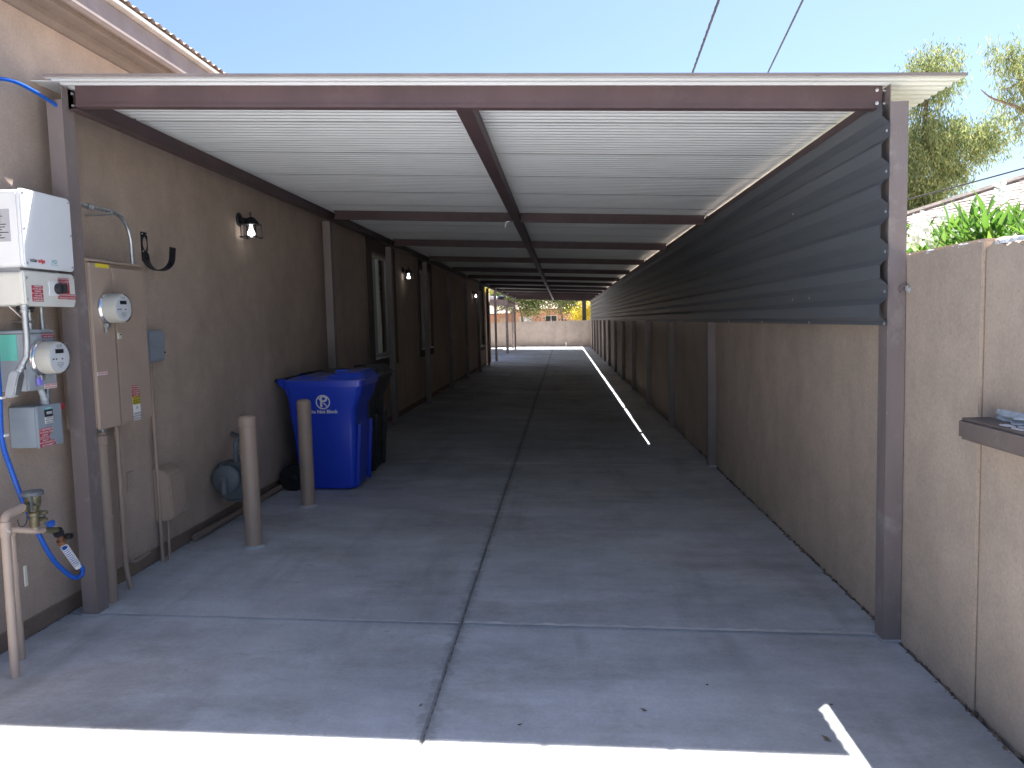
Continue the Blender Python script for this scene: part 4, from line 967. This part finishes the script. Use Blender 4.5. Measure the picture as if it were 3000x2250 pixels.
# ------------------------------------------------------------------ foliage
def leaf_quads(mb, c, d, L, W, nrm):
    d = d.normalized(); s = d.cross(nrm).normalized() * W; md = c + d*L*.45 + nrm*L*.04
    mb.add([c, md + s, c + d*L, md - s], [(0, 1, 2, 3)])
def rv(): return Vector((random.gauss(0, 1), random.gauss(0, 1), random.gauss(0, 1))).normalized()
def tree(name, base, trunk, blobs, nclus, nleaf, L, W, spread, mat, label, cat='tree', group=None, droop=.7, seed=1, bark='bark', tr=.14, bare=()):
    random.seed(seed)
    o = thing(name, base, label, cat, group)
    tp = spline([base] + trunk, 5); n = len(tp)
    MB().tube(tp, [tr*(1 - .75*i/(n-1)) for i in range(n)], 8).build('trunk', bark, o, smooth=True)
    br = MB(); lf = MB(); tot = sum(b_[1].x*b_[1].y*b_[1].z for b_ in blobs)
    for (c, rad) in blobs:
        k = max(3, int(nclus * rad.x*rad.y*rad.z / tot))
        near = min(tp, key=lambda q: (q - (c - Vector((0, 0, rad.z*.6)))).length); hub = near.lerp(c, .75)
        br.tube(spline([near, near.lerp(c, .4) + rv()*rad.x*.12, hub], 4), [tr*.38 - tr*.24*i/8 for i in range(9)], 5)
        for i in range(k):
            q = rv(); q = Vector((q.x*rad.x, q.y*rad.y, q.z*rad.z)) * (random.random()**.42); cc = c + q
            if random.random() < .5: br.tube([hub, hub.lerp(cc, .5) + rv()*.1, cc], [tr*.10, tr*.06, tr*.03], 3)
            for j in range(nleaf):
                g_ = Vector((random.gauss(0, spread), random.gauss(0, spread), random.gauss(0, spread*1.25)))
                d = rv(); d.z -= droop*1.6
                leaf_quads(lf, cc + g_, d, L*random.uniform(.6, 1.3), W*random.uniform(.7, 1.3), rv())
    for pts in bare: br.tube(spline([Vector(p) for p in pts], 5), [.05 - .042*i/(5*(len(pts)-1)) for i in range(5*(len(pts)-1)+1)], 5)
    br.build('limbs', bark, o, smooth=True, fixn=False)
    lf.build('crown', mat, o, fixn=False, kind='stuff')
    return o
V = Vector
tree('eucalyptus_tree', V((10.9, 24, -.1)), [V((10.9, 24, 3)), V((10.7, 24, 6)), V((10.9, 24, 8.6))],
     [(V((10.9, 24, 8.35)), V((.95, .9, .85))), (V((10.3, 24, 7.9)), V((.6, .7, .5))), (V((10.8, 24, 6.5)), V((1.0, 1, .9))), (V((11.6, 24.2, 6.5)), V((1.0, .9, .75))), (V((12.5, 24, 6.6)), V((.75, .8, .6))),
      (V((10.3, 24, 5.4)), V((1.0, 1, .8))), (V((11.0, 24.2, 4.7)), V((.9, .9, .8))), (V((10.0, 23.6, 4.2)), V((1.0, .9, .8))), (V((11.8, 24.6, 5.6)), V((.8, .8, .5)))],
     520, 78, .14, .0160, .145, 'euc', 'tall olive eucalyptus tree rising behind the carport post', seed=3, droop=.9, tr=.16)
tree('slender_eucalyptus', V((12.4, 19, -.1)), [V((12.0, 19, 3)), V((11.4, 19, 5.6)), V((10.55, 18.6, 6.3)), V((10.2, 18.4, 7.2))],
     [(V((9.75, 18, 7.05)), V((.5, .5, .45))), (V((10.2, 18, 6.6)), V((.5, .5, .5))), (V((9.7, 18, 6.35)), V((.38, .4, .35))), (V((10.3, 18.2, 5.75)), V((.6, .5, .35))), (V((10.9, 18.4, 6.9)), V((.7, .6, .6)))],
     95, 45, .13, .0125, .12, 'euc', 'sparse eucalyptus with bare reaching branches beyond the neighbour roof', seed=8, droop=1.0, tr=.10,
     bare=[((10.7, 18.6, 5.9), (10.0, 18, 6.0), (9.5, 18, 6.2), (9.25, 18, 6.4)), ((11.4, 18.8, 4.6), (10.6, 18.4, 4.75), (10.3, 18.2, 4.95))])
tree('background_tree', V((15.2, 33, -.1)), [V((15.2, 33, 2)), V((15.4, 33, 4.5))], [(V((15.2, 33, 5.2)), V((1.6, 1.2, .9))), (V((14.3, 33, 4.6)), V((1.2, 1.2, .8)))],
     80, 60, .15, .018, .22, 'euc', 'small distant tree between the eucalyptus and the neighbour roof', seed=12)
for i, (x, y, sx) in enumerate(((-3.0, 54, 1.7), (-.2, 53, 1.6))):
    tree('mesquite_tree', V((x, y, -.1)), [V((x+.2, y, 1.6)), V((x-.1, y, 2.8))],
         [(V((x, y, 3.7)), V((sx, 1.3, .95))), (V((x-1.1, y, 3.3)), V((1.0, 1, .8))), (V((x+1.0, y-.3, 3.0)), V((1.0, 1, .95))), (V((x+.2, y-.6, 2.75)), V((1.1, .9, .6)))],
         150, 60, .16, .035, .22, 'mesq', ('pale green mesquite hanging over the pink house by the pergola', 'darker green mesquite beside the yellow tree behind the back wall')[i], seed=20+i, droop=.5, tr=.12)
tree('palo_verde_tree', V((2.2, 50, -.1)), [V((2.2, 50, 1.2)), V((2.3, 50, 2.4))],
     [(V((1.6, 50, 2.0)), V((1.0, .9, .75))), (V((2.7, 50, 2.6)), V((1.3, 1, 1.1))), (V((1.3, 49.6, 1.8)), V((.8, .7, .4)))], 130, 55, .11, .035, .20, 'palo', 'bright yellow flowering palo verde behind the back wall', seed=31, droop=.1, tr=.08)
tree('pale_bush', V((-6.5, 56, -.1)), [V((-6.5, 56, 1.5)), V((-6.4, 56, 2.6))], [(V((-5.6, 56, 4.0)), V((1.8, 1.2, 1.0))), (V((-7.6, 56, 3.8)), V((1.6, 1.2, 1.0)))], 120, 50, .16, .035, .22, 'palo', 'yellowish tree rising behind the pergola roof', seed=44, droop=.4)

# oleander behind the boundary wall
random.seed(5)
def ole_leaf():
    mb = MB(); L, W = 1.0, .070; n = 6; vs = []
    for k in range(n+1):
        t_ = k/n; wv = W * (math.sin(math.pi*min(1, t_*.93+.05))**.8); zz = -.13*t_*t_
        vs += [(t_*L, -wv, zz + wv*.35), (t_*L, 0, zz), (t_*L, wv, zz + wv*.35)]
    fs = []
    for k in range(n): fs += [(3*k, 3*k+3, 3*k+4, 3*k+1), (3*k+1, 3*k+4, 3*k+5, 3*k+2)]
    return mb.add(vs, fs)
def basis(d, nrm):
    x = d.normalized(); y = nrm.cross(x).normalized(); z_ = x.cross(y); return Matrix((x, y, z_)).transposed()
leafmesh = None
def oleander(base, tips, label, nsmall):
    global leafmesh
    o = thing('oleander_shrub', base, label, 'shrub', 'oleanders behind the boundary wall')
    st = MB(); big = 0
    fol = MB(); lf0 = ole_leaf()
    for (tip, dirv, big_leaves) in tips:
        tip = Vector(tip); d = Vector(dirv).normalized()
        st.tube(spline([Vector(base) + Vector((random.uniform(-.1, .1), random.uniform(-.1, .1), .1)), (Vector(base) + tip)/2 + Vector((0, 0, .25)), tip - d*.15, tip], 4), [.010 - .0007*i for i in range(13)], 5)
        k = 0
        for lev in range(6):
            c = tip - d * lev * .045
            for j in range(3):
                a = j*2.094 + lev*1.05 + random.uniform(-.3, .3); u_ = d.orthogonal().normalized(); w_ = d.cross(u_)
                rad = u_*math.cos(a) + w_*math.sin(a); el_ = max(.35, 1.9 - .30*lev) + random.uniform(-.15, .15)
                ld = (d*el_ + rad).normalized(); L = random.uniform(.15, .22) * (.75 + .08*min(lev, 3))
                nm = (rad.cross(ld).cross(ld)); nm = -nm if nm.dot(d) < 0 else nm
                Bm = basis(ld, nm.normalized() if nm.length > 1e-4 else d) * L
                if big_leaves:
                    if leafmesh is None:
                        ob = lf0.build('leaf', 'oleander', o, smooth=True, fixn=False)
                        leafmesh = ob.data
                        for vv, p0 in zip(leafmesh.vertices, lf0.v): vv.co = p0
                    else:
                        ob = bpy.data.objects.new('leaf', leafmesh); C.objects.link(ob); ob.parent = o
                    mm = Bm.to_4x4(); mm.translation = c - o.location; ob.matrix_local = mm
                else:
                    fol.add([c + Bm @ Vector(p) for p in lf0.v], lf0.f)
    st.build('stems', 'twig', o, smooth=True, fixn=False)
    if fol.v: fol.build('inner_foliage', 'oleander', o, smooth=True, fixn=False, kind='stuff')
    return o
def flower(o, c, s):
    mb = MB()
    for k in range(5):
        a = 2*math.pi*k/5; f = Vector((math.cos(a), -.3, math.sin(a))); g_ = Vector((-math.sin(a), 0, math.cos(a)))
        p = [Vector(c), Vector(c)+f*s*.5+g_*s*.28, Vector(c)+f*s*.95+g_*s*.34+Vector((0, .15*s, 0)), Vector(c)+f*s*1.05-g_*s*.1+Vector((0, .2*s, 0)), Vector(c)+f*s*.5-g_*s*.24]
        mb.add(p, [(0,1,2,3,4)])
    mb.build('flower', 'petal', o, fixn=False)
def tips_for(y0, y1, x0, x1, z0, z1, n, big):
    out = []
    for i in range(n):
        y, x = random.uniform(y0, y1), random.uniform(x0, x1); z = random.uniform(z0, z1)
        out.append(((x, y, z), (random.uniform(-.55, .35), random.uniform(-.45, .35), 1), big))
    return out
O1 = oleander((2.35, 4.7, -.1), tips_for(4.35, 5.2, 1.95, 2.4, 1.95, 2.05, 5, True) + tips_for(4.2, 5.6, 1.95, 2.7, 1.80, 2.04, 80, False), 'oleander shrub with white blossoms beside the carport post', 0)
for c in ((1.90, 4.28, 2.06), (1.92, 4.34, 2.03), (1.89, 4.30, 2.00), (1.92, 4.22, 1.97), (1.94, 4.36, 2.09), (1.90, 4.20, 2.03), (1.90, 4.36, 1.97), (1.95, 4.12, 2.08)): flower(O1, c, .05)
O2 = oleander((2.35, 3.9, -.1), tips_for(3.6, 4.3, 1.95, 2.3, 1.96, 2.10, 6, True) + tips_for(3.4, 4.5, 1.95, 2.7, 1.76, 2.00, 80, False), 'oleander shrub with the tallest upright leaf spray above the wall', 0)
flower(O2, (1.95, 3.60, 2.13), .045); flower(O2, (1.97, 3.64, 2.11), .04)
O3 = oleander((2.35, 3.1, -.1), tips_for(2.8, 3.5, 1.95, 2.3, 1.92, 2.02, 5, True) + tips_for(2.5, 3.7, 1.93, 2.6, 1.74, 1.95, 80, False), 'oleander shrub spilling over the chipped end of the wall', 0)

# a few fallen bits on the concrete
random.seed(9)
for (x, y, s) in ((.30, 3.06, .016), (.97, 2.88, .022), (-.62, 3.05, .012), (.60, 3.3, .010), (-.20, 2.92, .012), (1.08, 3.15, .010)):
    a = random.uniform(0, 6.28); d = Vector((math.cos(a), math.sin(a), .1)); mb = MB()
    c = Vector((x, y, fz(x) + .004)); sd_ = Vector((-d.y, d.x, .3))*s*.35
    mb.add([c - d*s, c + sd_, c + d*s + Vector((0, 0, s*.3)), c - sd_ + Vector((0, 0, s*.4)), c - Vector((0, 0, .003))], [(0,1,2), (0,2,3), (0,4,1), (1,4,2), (2,4,3), (3,4,0)])
    tag(mb.build('fallen_leaf', 'debris', None), 'tiny curled dry leaf lying on the concrete', 'leaf', 'dry leaf bits on the driveway')
